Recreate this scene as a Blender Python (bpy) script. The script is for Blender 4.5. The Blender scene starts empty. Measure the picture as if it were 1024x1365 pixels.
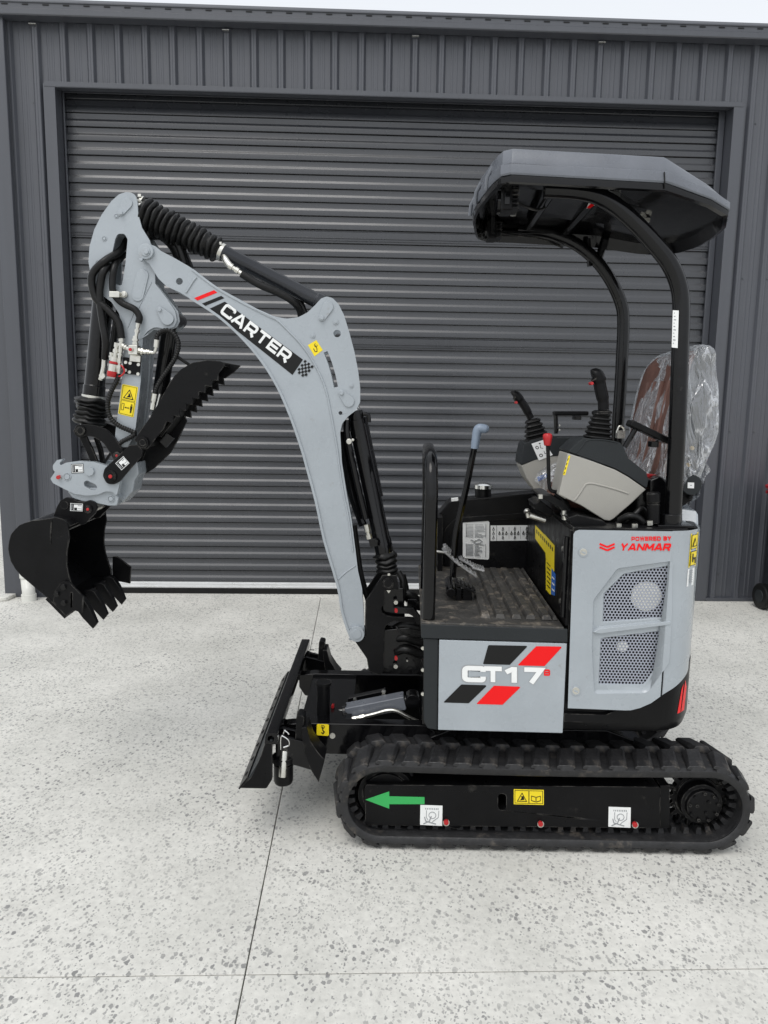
import bpy, bmesh, math, random
from mathutils import Vector, Matrix
from mathutils.geometry import tessellate_polygon
random.seed(7)
PI = math.pi
SC = bpy.context.scene
COL = SC.collection

# ------------------------------------------------------------------ camera
YAW, PITCH, ROLL, CAMH, FPX = .0351, .1453, -.0151, 1.52, 980.
cy_, sy_, cp_, sp_ = math.cos(YAW), math.sin(YAW), math.cos(PITCH), math.sin(PITCH)
CF = Vector((sy_*cp_, cy_*cp_, -sp_)); CR0 = Vector((cy_, -sy_, 0)); CD0 = CF.cross(CR0)
CR = CR0*math.cos(ROLL)+CD0*math.sin(ROLL); CD = -CR0*math.sin(ROLL)+CD0*math.cos(ROLL)
CO = Vector((0, 0, CAMH))
cam = bpy.data.cameras.new('camera'); cam_o = bpy.data.objects.new('camera', cam); COL.objects.link(cam_o)
mw = Matrix((CR, -CD, -CF)).transposed().to_4x4(); mw.translation = CO
cam_o.matrix_world = mw
cam.sensor_fit = 'VERTICAL'; cam.sensor_height = 24.; cam.lens = FPX/1365*24.
cam.clip_start = .05; cam.clip_end = 500
SC.camera = cam_o

# ------------------------------------------------------------------ sky, sun, exposure
SUN_EL, SUN_AZ = math.radians(58), math.radians(205)
W = bpy.data.worlds.new('World'); SC.world = W; W.use_nodes = True
nt = W.node_tree; bg = nt.nodes['Background']
sky = nt.nodes.new('ShaderNodeTexSky'); sky.sky_type = 'NISHITA'; sky.sun_disc = False
sky.sun_elevation = SUN_EL; sky.sun_rotation = SUN_AZ; sky.air_density = 1.; sky.dust_density = 3.; sky.ozone_density = 1.
hs = nt.nodes.new('ShaderNodeHueSaturation'); hs.inputs['Saturation'].default_value = .16
mx = nt.nodes.new('ShaderNodeMix'); mx.data_type = 'RGBA'; mx.inputs[0].default_value = .55
mx.inputs[7].default_value = (6.6, 6.9, 7.3, 1)          # even cloud cover over the clear sky
nt.links.new(sky.outputs[0], hs.inputs['Color']); nt.links.new(hs.outputs[0], mx.inputs[6])
nt.links.new(mx.outputs[2], bg.inputs['Color']); bg.inputs['Strength'].default_value = .15
sl = bpy.data.lights.new('sun', 'SUN'); sl.energy = .9; sl.angle = math.radians(35); sl.color = (1, .965, .92)
so = bpy.data.objects.new('sun', sl); COL.objects.link(so)
# light comes from behind and a little left of the camera
so.rotation_euler = Vector((math.sin(SUN_AZ)*math.cos(SUN_EL), math.cos(SUN_AZ)*math.cos(SUN_EL), math.sin(SUN_EL))).to_track_quat('Z', 'Y').to_euler()
SC.view_settings.view_transform = 'Standard'; SC.view_settings.look = 'None'
SC.view_settings.gamma = 1; SC.view_settings.use_curve_mapping = False
SC.view_settings.exposure = .25

# ------------------------------------------------------------------ materials
def N(nt, t, **kw):
    n = nt.nodes.new(t)
    for k, v in kw.items(): setattr(n, k, v)
    return n
def mat(name, col, rough=.5, metal=0., var=.0, vscale=6., bump=0., bscale=80., coat=0., dirt=None, dirtamt=.0, dscale=9., rvar=.08, spec=.5, edge=None):
    m = bpy.data.materials.new(name); m.use_nodes = True; nt = m.node_tree; b = nt.nodes['Principled BSDF']
    L = nt.links.new
    b.inputs['Metallic'].default_value = metal; b.inputs['Roughness'].default_value = rough
    b.inputs['Coat Weight'].default_value = coat; b.inputs['Coat Roughness'].default_value = .12
    b.inputs['Specular IOR Level'].default_value = spec
    tc = N(nt, 'ShaderNodeTexCoord'); c4 = (*col, 1)
    n1 = N(nt, 'ShaderNodeTexNoise'); n1.inputs['Scale'].default_value = vscale; n1.inputs['Detail'].default_value = 6
    n1.inputs['Roughness'].default_value = .62
    L(tc.outputs['Object'], n1.inputs['Vector'])
    mr = N(nt, 'ShaderNodeMapRange'); mr.inputs[1].default_value = .3; mr.inputs[2].default_value = .7
    mr.inputs[3].default_value = 1-var; mr.inputs[4].default_value = 1+var
    L(n1.outputs[0], mr.inputs[0])
    mm = N(nt, 'ShaderNodeMix', data_type='RGBA', blend_type='MULTIPLY'); mm.inputs[0].default_value = 1
    mm.inputs[6].default_value = c4; L(mr.outputs[0], mm.inputs[7])
    out = mm.outputs[2]
    rr = N(nt, 'ShaderNodeMapRange'); rr.inputs[1].default_value = .3; rr.inputs[2].default_value = .7
    rr.inputs[3].default_value = max(.02, rough-rvar); rr.inputs[4].default_value = rough+rvar
    n3 = N(nt, 'ShaderNodeTexNoise'); n3.inputs['Scale'].default_value = vscale*2.3; n3.inputs['Detail'].default_value = 4
    L(tc.outputs['Object'], n3.inputs['Vector']); L(n3.outputs[0], rr.inputs[0])
    rout = rr.outputs[0]
    if dirt:
        n2 = N(nt, 'ShaderNodeTexNoise'); n2.inputs['Scale'].default_value = dscale; n2.inputs['Detail'].default_value = 8
        n2.inputs['Roughness'].default_value = .7
        L(tc.outputs['Object'], n2.inputs['Vector'])
        r2 = N(nt, 'ShaderNodeMapRange'); r2.inputs[1].default_value = .72-dirtamt*.4; r2.inputs[2].default_value = .86-dirtamt*.3
        L(n2.outputs[0], r2.inputs[0])
        m2 = N(nt, 'ShaderNodeMix', data_type='RGBA'); m2.inputs[7].default_value = (*dirt, 1)
        L(r2.outputs[0], m2.inputs[0]); L(out, m2.inputs[6]); out = m2.outputs[2]
    if edge:                                   # rubbed edges: paint worn thin where two faces meet
        bv = N(nt, 'ShaderNodeBevel', samples=3); bv.inputs['Radius'].default_value = .004
        ge = N(nt, 'ShaderNodeNewGeometry'); dp = N(nt, 'ShaderNodeVectorMath', operation='DOT_PRODUCT')
        L(bv.outputs[0], dp.inputs[0]); L(ge.outputs['Normal'], dp.inputs[1])
        r5 = N(nt, 'ShaderNodeMapRange'); r5.inputs[1].default_value = .985; r5.inputs[2].default_value = .90
        L(dp.outputs['Value'], r5.inputs[0])
        n5 = N(nt, 'ShaderNodeTexNoise'); n5.inputs['Scale'].default_value = 30; n5.inputs['Detail'].default_value = 4; L(tc.outputs['Object'], n5.inputs['Vector'])
        r6 = N(nt, 'ShaderNodeMapRange'); r6.inputs[1].default_value = .45; r6.inputs[2].default_value = .62; L(n5.outputs[0], r6.inputs[0])
        mu = N(nt, 'ShaderNodeMath', operation='MULTIPLY'); L(r5.outputs[0], mu.inputs[0]); L(r6.outputs[0], mu.inputs[1])
        m5 = N(nt, 'ShaderNodeMix', data_type='RGBA'); m5.inputs[7].default_value = (*edge, 1); L(mu.outputs[0], m5.inputs[0]); L(out, m5.inputs[6]); out = m5.outputs[2]
    L(out, b.inputs['Base Color']); L(rout, b.inputs['Roughness'])
    if bump:
        nb = N(nt, 'ShaderNodeTexNoise'); nb.inputs['Scale'].default_value = bscale; nb.inputs['Detail'].default_value = 3
        L(tc.outputs['Object'], nb.inputs['Vector'])
        bp = N(nt, 'ShaderNodeBump'); bp.inputs['Strength'].default_value = bump; bp.inputs['Distance'].default_value = .004
        L(nb.outputs[0], bp.inputs['Height']); L(bp.outputs[0], b.inputs['Normal'])
    return m
M_ = {}
M_['grey'] = mat('light_grey_paint', (.325, .358, .385), .28, var=.06, vscale=5, bump=.16, bscale=45, coat=.5, dirt=(.22, .21, .19), dirtamt=.2, dscale=16)
M_['black'] = mat('gloss_black_paint', (.003, .003, .0035), .13, var=.2, vscale=9, bump=.12, bscale=30, coat=.0, dirt=(.05, .047, .042), dirtamt=.2, dscale=18, spec=.33)
M_['satin'] = mat('satin_black_paint', (.005, .005, .0055), .34, var=.25, vscale=9, bump=.12, bscale=60, dirt=(.05, .047, .042), dirtamt=.22, dscale=12, spec=.15, edge=(.12, .115, .105))
M_['slate'] = mat('slate_plastic', (.125, .135, .155), .30, var=.12, vscale=7, bump=.1, bscale=180, dirt=(.25, .27, .29), dirtamt=.2, dscale=9, rvar=.12)
M_['gun'] = mat('gunmetal_enamel', (.035, .037, .042), .22, .5, var=.1, vscale=6, bump=.08)
M_['trim'] = mat('dark_grey_plastic', (.016, .019, .021), .5, var=.08, bump=.2, bscale=400, spec=.3)
M_['beige'] = mat('warm_grey_plastic', (.33, .32, .29), .5, var=.04, bump=.2, bscale=400)
M_['rubber'] = mat('track_rubber', (.017, .017, .018), .5, var=.3, vscale=16, bump=.5, bscale=70, dirt=(.11, .095, .078), dirtamt=.38, dscale=13, rvar=.14, spec=.4)
M_['rubberb'] = mat('black_rubber', (.006, .006, .006), .38, var=.2, vscale=20, bump=.3, bscale=90, spec=.28)
M_['floor'] = mat('dusty_floor_rubber', (.035, .033, .03), .62, var=.4, vscale=14, bump=.5, bscale=60, dirt=(.21, .18, .145), dirtamt=.5, dscale=19)
M_['chrome'] = mat('bright_steel', (.72, .72, .70), .16, 1., var=.08)
M_['zinc'] = mat('zinc_plated_steel', (.62, .61, .56), .32, 1., var=.12, vscale=30)
M_['alu'] = mat('mill_aluminium', (.78, .79, .8), .35, .6, var=.05)
M_['red'] = mat('red_vinyl', (.78, .004, .006), .35, spec=.3)
M_['redp'] = mat('red_plastic', (.42, .012, .015), .3)
M_['yellow'] = mat('yellow_vinyl', (.85, .66, .01), .4, var=.03)
M_['white'] = mat('white_vinyl', (.78, .79, .78), .4, var=.03)
M_['ink'] = mat('black_print', (.008, .008, .008), .4, spec=.25)
M_['green'] = mat('green_vinyl', (.03, .38, .09), .4)
M_['blue'] = mat('blue_print', (.03, .13, .45), .4)
M_['greyprint'] = mat('grey_print', (.28, .29, .3), .45)
M_['knob'] = mat('blue_grey_plastic', (.2, .25, .32), .4, var=.05)
M_['brown'] = mat('brown_seat_vinyl', (.15, .07, .052), .55, var=.25, vscale=8, bump=.5, bscale=22)
M_['seatgrey'] = mat('charcoal_seat_shell', (.045, .05, .055), .55, var=.2, bump=.3)
M_['pedal'] = mat('worn_aluminium', (.5, .5, .5), .4, .9, var=.3, vscale=60)
M_['pvc'] = mat('white_pvc', (.62, .62, .58), .4, var=.06, dirt=(.4, .37, .3), dirtamt=.2)
M_['bin'] = mat('dark_green_plastic', (.012, .035, .02), .5, var=.1, bump=.2)
M_['binlid'] = mat('red_bin_plastic', (.3, .012, .02), .5, var=.1)

def steel(name, col, rough):
    m = mat(name, col, rough, var=.05, vscale=1.6, dirt=(.2, .2, .19), dirtamt=-.02, dscale=5, rvar=.06, spec=.72)
    nt = m.node_tree; b = nt.nodes['Principled BSDF']
    # faint streaks that run down the sheet
    tc = N(nt, 'ShaderNodeTexCoord'); mp = N(nt, 'ShaderNodeMapping'); mp.inputs['Scale'].default_value = (28, 28, .8)
    nz = N(nt, 'ShaderNodeTexNoise'); nz.inputs['Scale'].default_value = 1.; nz.inputs['Detail'].default_value = 5
    nt.links.new(tc.outputs['Object'], mp.inputs[0]); nt.links.new(mp.outputs[0], nz.inputs['Vector'])
    mr = N(nt, 'ShaderNodeMapRange'); mr.inputs[1].default_value = .3; mr.inputs[2].default_value = .75; mr.inputs[3].default_value = .95; mr.inputs[4].default_value = 1.06
    nt.links.new(nz.outputs[0], mr.inputs[0])
    src = b.inputs['Base Color'].links[0].from_socket
    mm = N(nt, 'ShaderNodeMix', data_type='RGBA', blend_type='MULTIPLY'); mm.inputs[0].default_value = 1
    nt.links.new(src, mm.inputs[6]); nt.links.new(mr.outputs[0], mm.inputs[7]); nt.links.new(mm.outputs[2], b.inputs['Base Color'])
    bp = N(nt, 'ShaderNodeBump'); bp.inputs['Strength'].default_value = .12; bp.inputs['Distance'].default_value = .003
    n4 = N(nt, 'ShaderNodeTexNoise'); n4.inputs['Scale'].default_value = 3.
    nt.links.new(tc.outputs['Object'], n4.inputs['Vector']); nt.links.new(n4.outputs[0], bp.inputs['Height']); nt.links.new(bp.outputs[0], b.inputs['Normal'])
    return m
M_['wall'] = steel('slate_wall_steel', (.056, .060, .072), .40)
M_['door'] = steel('slate_door_steel', (.030, .032, .037), .28)
M_['flash'] = steel('slate_flashing', (.053, .057, .068), .36)

def concrete():
    m = bpy.data.materials.new('speckled_concrete'); m.use_nodes = True; nt = m.node_tree; b = nt.nodes['Principled BSDF']; L = nt.links.new
    ge = N(nt, 'ShaderNodeNewGeometry')
    def noise(sc, det=4, ro=.6):
        n = N(nt, 'ShaderNodeTexNoise'); n.inputs['Scale'].default_value = sc; n.inputs['Detail'].default_value = det; n.inputs['Roughness'].default_value = ro
        L(ge.outputs['Position'], n.inputs['Vector']); return n
    def rng(src, a, b_, c, d):
        r = N(nt, 'ShaderNodeMapRange'); r.inputs[1].default_value = a; r.inputs[2].default_value = b_; r.inputs[3].default_value = c; r.inputs[4].default_value = d
        L(src, r.inputs[0]); return r.outputs[0]
    def mth(op, a, b_):
        r = N(nt, 'ShaderNodeMath', operation=op)
        for i, x in enumerate((a, b_)):
            if isinstance(x, (int, float)): r.inputs[i].default_value = x
            else: L(x, r.inputs[i])
        return r.outputs[0]
    # warp so that the chips are not round
    wn = noise(75, 2); wa = N(nt, 'ShaderNodeVectorMath', operation='SCALE'); wa.inputs[3].default_value = .015
    L(wn.outputs['Color'], wa.inputs[0])
    ad = N(nt, 'ShaderNodeVectorMath', operation='ADD'); L(ge.outputs['Position'], ad.inputs[0]); L(wa.outputs[0], ad.inputs[1])
    mp = N(nt, 'ShaderNodeMapping'); mp.inputs['Rotation'].default_value = (0, 0, .5); mp.inputs['Scale'].default_value = (1, .72, 1); L(ad.outputs[0], mp.inputs[0])
    def chips(scale, r0, r1):
        v = N(nt, 'ShaderNodeTexVoronoi'); v.inputs['Scale'].default_value = scale; v.inputs['Randomness'].default_value = 1.
        L(mp.outputs[0], v.inputs['Vector'])
        sp = N(nt, 'ShaderNodeSeparateColor'); L(v.outputs['Color'], sp.inputs[0])
        rad = rng(sp.outputs[0], 0, 1, r0, r1)
        dd = mth('SUBTRACT', rad, v.outputs['Distance'])
        return rng(dd, -.015, .03, 0, 1), sp.outputs[1]
    c1, t1 = chips(70, -.14, .50); c2, t2 = chips(120, -.10, .52)
    dens = rng(noise(2.1, 6, .68).outputs[0], .34, .58, .2, 1.1); dens2 = rng(noise(3.4, 5, .7).outputs[0], .36, .62, .25, 1.)
    c1 = mth('MULTIPLY', c1, mth('MULTIPLY', dens, rng(t1, 0, 1, .7, 1))); c2 = mth('MULTIPLY', c2, mth('MULTIPLY', dens2, rng(t2, 0, 1, .45, 1.)))
    ch = mth('MAXIMUM', c1, c2)
    base = N(nt, 'ShaderNodeMix', data_type='RGBA'); base.inputs[6].default_value = (.53, .525, .485, 1); base.inputs[7].default_value = (.68, .67, .625, 1)
    L(rng(noise(1.6, 8, .65).outputs[0], .32, .68, 0, 1), base.inputs[0])
    m2 = N(nt, 'ShaderNodeMix', data_type='RGBA', blend_type='MULTIPLY'); m2.inputs[0].default_value = 1
    L(base.outputs[2], m2.inputs[6]); L(rng(noise(38, 6, .7).outputs[0], .3, .7, .88, 1.1), m2.inputs[7])
    # dull stains
    m4 = N(nt, 'ShaderNodeMix', data_type='RGBA'); m4.inputs[7].default_value = (.33, .325, .30, 1)
    L(rng(noise(4.2, 7, .72).outputs[0], .6, .82, 0, .6), m4.inputs[0]); L(m2.outputs[2], m4.inputs[6])
    m3 = N(nt, 'ShaderNodeMix', data_type='RGBA'); m3.inputs[7].default_value = (.22, .22, .215, 1)
    L(mth('MULTIPLY', ch, .92), m3.inputs[0]); L(m4.outputs[2], m3.inputs[6])
    L(m3.outputs[2], b.inputs['Base Color']); b.inputs['Roughness'].default_value = .75
    h = mth('ADD', mth('MULTIPLY', ch, -.5), mth('MULTIPLY', noise(220, 3).outputs[0], .6))
    bp = N(nt, 'ShaderNodeBump'); bp.inputs['Strength'].default_value = .35; bp.inputs['Distance'].default_value = .002
    L(h, bp.inputs['Height']); L(bp.outputs[0], b.inputs['Normal'])
    return m
M_['conc'] = concrete()

def perforated():
    # grey sheet with real see-through holes in a staggered grid, 11 mm apart
    m = bpy.data.materials.new('perforated_sheet'); m.use_nodes = True; nt = m.node_tree; b = nt.nodes['Principled BSDF']; L = nt.links.new
    b.inputs['Base Color'].default_value = (.30, .32, .37, 1); b.inputs['Roughness'].default_value = .4
    tc = N(nt, 'ShaderNodeTexCoord'); sp = N(nt, 'ShaderNodeSeparateXYZ'); L(tc.outputs['Object'], sp.inputs[0])
    def mth(op, a, b_=0.):
        r = N(nt, 'ShaderNodeMath', operation=op)
        for i, x in enumerate((a, b_)):
            if isinstance(x, (int, float)): r.inputs[i].default_value = x
            else: L(x, r.inputs[i])
        return r.outputs[0]
    px, pz = .0112, .0194
    def grid(ox, oz):
        fx = mth('SUBTRACT', mth('FRACT', mth('ADD', mth('DIVIDE', sp.outputs[0], px), 50+ox)), .5)
        fz = mth('SUBTRACT', mth('FRACT', mth('ADD', mth('DIVIDE', sp.outputs[2], pz), 50+oz)), .5)
        fx = mth('MULTIPLY', fx, px); fz = mth('MULTIPLY', fz, pz)
        return mth('SQRT', mth('ADD', mth('MULTIPLY', fx, fx), mth('MULTIPLY', fz, fz)))
    d = mth('MINIMUM', grid(0, 0), grid(.5, .5))
    hole = mth('LESS_THAN', d, .0038)
    tr = N(nt, 'ShaderNodeBsdfTransparent'); ms = N(nt, 'ShaderNodeMixShader')
    L(hole, ms.inputs[0]); L(b.outputs[0], ms.inputs[1]); L(tr.outputs[0], ms.inputs[2])
    L(ms.outputs[0], nt.nodes['Material Output'].inputs['Surface'])
    return m
M_['perf'] = perforated()

def film():
    m = bpy.data.materials.new('clear_plastic_film'); m.use_nodes = True; nt = m.node_tree; L = nt.links.new
    nt.nodes.remove(nt.nodes['Principled BSDF'])
    tc = N(nt, 'ShaderNodeTexCoord'); mp = N(nt, 'ShaderNodeMapping'); mp.inputs['Scale'].default_value = (10, 8, 3.4); mp.inputs['Rotation'].default_value = (.3, .5, 0)
    L(tc.outputs['Object'], mp.inputs[0])
    nz = N(nt, 'ShaderNodeTexNoise'); nz.inputs['Scale'].default_value = 2.2; nz.inputs['Detail'].default_value = 3; nz.inputs['Distortion'].default_value = .7
    L(mp.outputs[0], nz.inputs['Vector'])
    bp = N(nt, 'ShaderNodeBump'); bp.inputs['Strength'].default_value = 1.; bp.inputs['Distance'].default_value = .05
    L(nz.outputs[0], bp.inputs['Height'])
    gl = N(nt, 'ShaderNodeBsdfGlossy'); gl.inputs['Roughness'].default_value = .07; L(bp.outputs[0], gl.inputs['Normal'])
    df = N(nt, 'ShaderNodeBsdfDiffuse'); df.inputs['Color'].default_value = (.75, .78, .82, 1); L(bp.outputs[0], df.inputs['Normal'])
    tr = N(nt, 'ShaderNodeBsdfTransparent'); tr.inputs[0].default_value = (.93, .94, .95, 1)
    rg = N(nt, 'ShaderNodeMath', operation='SUBTRACT'); L(nz.outputs[0], rg.inputs[0]); rg.inputs[1].default_value = .5
    ab = N(nt, 'ShaderNodeMath', operation='ABSOLUTE'); L(rg.outputs[0], ab.inputs[0])
    mr = N(nt, 'ShaderNodeMapRange'); mr.inputs[1].default_value = 0; mr.inputs[2].default_value = .035; mr.inputs[3].default_value = .62; mr.inputs[4].default_value = .24
    L(ab.outputs[0], mr.inputs[0])
    m1 = N(nt, 'ShaderNodeMixShader'); m1.inputs[0].default_value = .5; L(gl.outputs[0], m1.inputs[1]); L(df.outputs[0], m1.inputs[2])
    lw = N(nt, 'ShaderNodeLayerWeight'); lw.inputs['Blend'].default_value = .35; L(bp.outputs[0], lw.inputs['Normal'])
    am = N(nt, 'ShaderNodeMath', operation='ADD', use_clamp=True); L(mr.outputs[0], am.inputs[0])
    fm = N(nt, 'ShaderNodeMath', operation='MULTIPLY'); L(lw.outputs['Facing'], fm.inputs[0]); fm.inputs[1].default_value = .4
    L(fm.outputs[0], am.inputs[1])
    m2 = N(nt, 'ShaderNodeMixShader'); L(am.outputs[0], m2.inputs[0]); L(tr.outputs[0], m2.inputs[1]); L(m1.outputs[0], m2.inputs[2])
    L(m2.outputs[0], nt.nodes['Material Output'].inputs['Surface'])
    return m
M_['film'] = film()

# ------------------------------------------------------------------ frames: vertical planes that the photograph is measured in
class Frame:
    def __init__(s, o, deg):
        a = math.radians(deg); s.a = a; s.o = Vector((o[0], o[1], 0))
        s.ex = Vector((math.cos(a), math.sin(a), 0)); s.ey = Vector((-math.sin(a), math.cos(a), 0))
        s.m = Matrix.Translation(s.o) @ Matrix.Rotation(a, 4, 'Z')
    def P(s, px, py, w):                       # point of the plane at side offset w
        d = CF+CR*((px-512)/FPX)+CD*((py-682.5)/FPX)
        t = ((s.o-CO).dot(s.ey)+w)/d.dot(s.ey); q = CO+d*t-s.o
        return Vector((q.dot(s.ex), w, q.z))
    def Q(s, px, py, u):                       # point of the cross plane at length u
        d = CF+CR*((px-512)/FPX)+CD*((py-682.5)/FPX)
        t = ((s.o-CO).dot(s.ex)+u)/d.dot(s.ex); q = CO+d*t-s.o
        return Vector((u, q.dot(s.ey), q.z))
U = Frame((.67, 2.80), -4); LF = Frame((.67, 2.80), -2.4); B = Frame((0, 2.86), 0); G = Frame((0, 0), 0)

# ------------------------------------------------------------------ mesh builder
def fillet(pts, n=5, closed=True):
    out = []; k = len(pts)
    for i, p in enumerate(pts):
        r = p[2] if len(p) > 2 else 0
        if not r or (not closed and i in (0, k-1)): out.append((p[0], p[1])); continue
        a = Vector(pts[i-1][:2]); b = Vector(p[:2]); c = Vector(pts[(i+1) % k][:2])
        u = (a-b); v = (c-b); lu, lv = u.length, v.length; u /= lu; v /= lv
        ang = u.angle(v)
        if ang > PI-.05: out.append((b.x, b.y)); continue
        d = min(r/math.tan(ang/2), lu*.49, lv*.49)
        p0 = b+u*d; p1 = b+v*d
        for j in range(n+1):
            t = j/n; q = p0*(1-t)**2+b*2*t*(1-t)+p1*t*t
            out.append((q.x, q.y))
    return out
def spline(pts, n=6, closed=False):
    pts = [Vector(p) for p in pts]; k = len(pts); out = []
    seg = k if closed else k-1
    for i in range(seg):
        p1, p2 = pts[i], pts[(i+1) % k]
        p0 = pts[i-1] if (closed or i) else p1*2-p2
        p3 = pts[(i+2) % k] if (closed or i+2 < k) else p2*2-p1
        for j in range(n):
            t = j/n
            out.append(.5*((2*p1)+(p2-p0)*t+(2*p0-5*p1+4*p2-p3)*t*t+(3*p1-p0-3*p2+p3)*t**3))
    if not closed: out.append(pts[-1])
    return out
def strip(pts, th):
    # closed outline of a bar of thickness th that follows a polyline, mitred
    pts = [Vector(p[:2]) for p in pts]; l, r = [], []
    for i, p in enumerate(pts):
        d0 = (p-pts[i-1]).normalized() if i else None
        d1 = (pts[i+1]-p).normalized() if i < len(pts)-1 else None
        if d0 is None: d0 = d1
        if d1 is None: d1 = d0
        n0 = Vector((-d0.y, d0.x)); n1 = Vector((-d1.y, d1.x)); n = (n0+n1)
        n = n.normalized() if n.length > 1e-6 else n0
        k = min(2.5, 1/max(.2, n.dot(n0)))
        l.append(p+n*th/2*k); r.append(p-n*th/2*k)
    return [(q.x, q.y) for q in l]+[(q.x, q.y) for q in reversed(r)]
def circ(cx, cy, r, n=20, r2=None, a0=0.):
    r2 = r2 or r
    return [(cx+r*math.cos(a0+2*PI*i/n), cy+r2*math.sin(a0+2*PI*i/n)) for i in range(n)]

class MB:
    def __init__(s): s.v = []; s.f = []; s.mi = []
    def add(s, vs, fs, mi=0):
        k = len(s.v); s.v += [tuple(p) for p in vs]
        for f in fs: s.f.append(tuple(i+k for i in f)); s.mi.append(mi)
        return s
    def poly(s, loops, fn, a, b, mi=0):
        """extrude outline (loops[0]) with holes (loops[1:]) ; fn(x, y, t) -> 3D, t = a near, b far"""
        if not isinstance(loops[0][0], (tuple, list)): loops = [loops]
        va = [[fn(p[0], p[1], a) for p in lp] for lp in loops]
        d = fn(loops[0][0][0], loops[0][0][1], b)-va[0][0]
        vb = [[p+d for p in lp] for lp in va]
        fl = [p for lp in va for p in lp]; n = len(fl); vs = fl+[p for lp in vb for p in lp]; fs = []
        if len(loops) == 1:
            fs.append(tuple(range(n))); fs.append(tuple(range(2*n-1, n-1, -1)))
        else:
            for t in tessellate_polygon(va): fs.append(tuple(t)); fs.append(tuple(i+n for i in reversed(t)))
        k = 0
        for lp in loops:
            m = len(lp)
            for i in range(m):
                j = (i+1) % m; fs.append((k+i, k+j, n+k+j, n+k+i))
            k += m
        return s.add(vs, fs, mi)
    def pr(s, fr, pts, w0, w1, holes=(), mi=0, n=5):         # outline in photo pixels on plane w0, extruded to w1
        lp = [fillet(pts, n)]+[fillet(h, n) for h in holes]
        return s.poly(lp, lambda x, y, w: fr.P(x, y, w0)+Vector((0, w-w0, 0)), w0, w1, mi)
    def ext(s, pts, w0, w1, holes=(), mi=0, ax='y', n=5):    # outline in metres, extruded along an axis
        lp = [fillet(pts, n)]+[fillet(h, n) for h in holes]
        f = {'y': lambda x, y, w: Vector((x, w, y)), 'x': lambda x, y, w: Vector((w, x, y)), 'z': lambda x, y, w: Vector((x, y, w))}[ax]
        return s.poly(lp, f, w0, w1, mi)
    def box(s, c, d, rot=None, mi=0):
        c = Vector(c); R = rot or Matrix.Identity(3)
        vs = [c+R @ Vector((x*d[0]/2, y*d[1]/2, z*d[2]/2)) for x in (-1, 1) for y in (-1, 1) for z in (-1, 1)]
        return s.add(vs, [(0, 1, 3, 2), (4, 6, 7, 5), (0, 4, 5, 1), (2, 3, 7, 6), (0, 2, 6, 4), (1, 5, 7, 3)], mi)
    def tube(s, path, r, seg=12, mi=0, cap=True, flat=1., up=None):
        path = [Vector(p) for p in path]
        rs = r if isinstance(r, (list, tuple)) else [r]*len(path)
        # keep only distinct points for direction finding
        ds = []
        for i in range(len(path)):
            a = path[max(0, i-1)]; b = path[min(len(path)-1, i+1)]; d = b-a
            if d.length < 1e-7: d = ds[-1].copy() if ds else Vector((0, 0, 1))
            ds.append(d.normalized())
        n = Vector(up) if up else (Vector((0, 0, 1)) if abs(ds[0].z) < .9 else Vector((0, 1, 0)))
        n = (n-ds[0]*n.dot(ds[0])).normalized(); k = len(s.v); vs = []
        for i, p in enumerate(path):
            if i:
                n = n-ds[i]*n.dot(ds[i]); n = n.normalized() if n.length > 1e-6 else ds[i].orthogonal().normalized()
            b = ds[i].cross(n)
            for j in range(seg):
                a = 2*PI*j/seg; vs.append(p+(n*math.cos(a)+b*math.sin(a)*flat)*rs[i])
        fs = []
        for i in range(len(path)-1):
            for j in range(seg):
                j2 = (j+1) % seg; fs.append((i*seg+j, i*seg+j2, (i+1)*seg+j2, (i+1)*seg+j))
        if cap: fs.append(tuple(range(seg-1, -1, -1))); e = (len(path)-1)*seg; fs.append(tuple(range(e, e+seg)))
        return s.add(vs, fs, mi)
    def cyl(s, p0, p1, r, seg=20, mi=0): return s.tube([p0, p1], r, seg, mi)
    def cylw(s, fr, px, py, w0, w1, r, seg=20, mi=0):        # pin across the frame
        p = fr.P(px, py, w0); return s.tube([p, p+Vector((0, w1-w0, 0))], r, seg, mi)
    def lathe(s, p0, p1, prof, seg=20, mi=0):                # prof: (t along, radius)
        p0 = Vector(p0); p1 = Vector(p1); d = p1-p0
        pts = [p0+d*t for t, _ in prof]; n = d.orthogonal().normalized(); b = d.normalized().cross(n); vs = []
        for p, (t, r) in zip(pts, prof):
            for j in range(seg):
                a = 2*PI*j/seg; vs.append(p+(n*math.cos(a)+b*math.sin(a))*r)
        fs = []
        for i in range(len(pts)-1):
            for j in range(seg):
                j2 = (j+1) % seg; fs.append((i*seg+j, i*seg+j2, (i+1)*seg+j2, (i+1)*seg+j))
        fs.append(tuple(range(seg-1, -1, -1))); e = (len(pts)-1)*seg; fs.append(tuple(range(e, e+seg)))
        return s.add(vs, fs, mi)
    def loft(s, rings, mi=0, cap0=True, cap1=True, closed=True):
        m = len(rings[0]); vs = [p for r in rings for p in r]; fs = []
        for i in range(len(rings)-1):
            for j in range(m if closed else m-1):
                j2 = (j+1) % m; fs.append((i*m+j, i*m+j2, (i+1)*m+j2, (i+1)*m+j))
        if cap0: fs.append(tuple(range(m-1, -1, -1)))
        if cap1: e = (len(rings)-1)*m; fs.append(tuple(range(e, e+m)))
        return s.add(vs, fs, mi)
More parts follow.
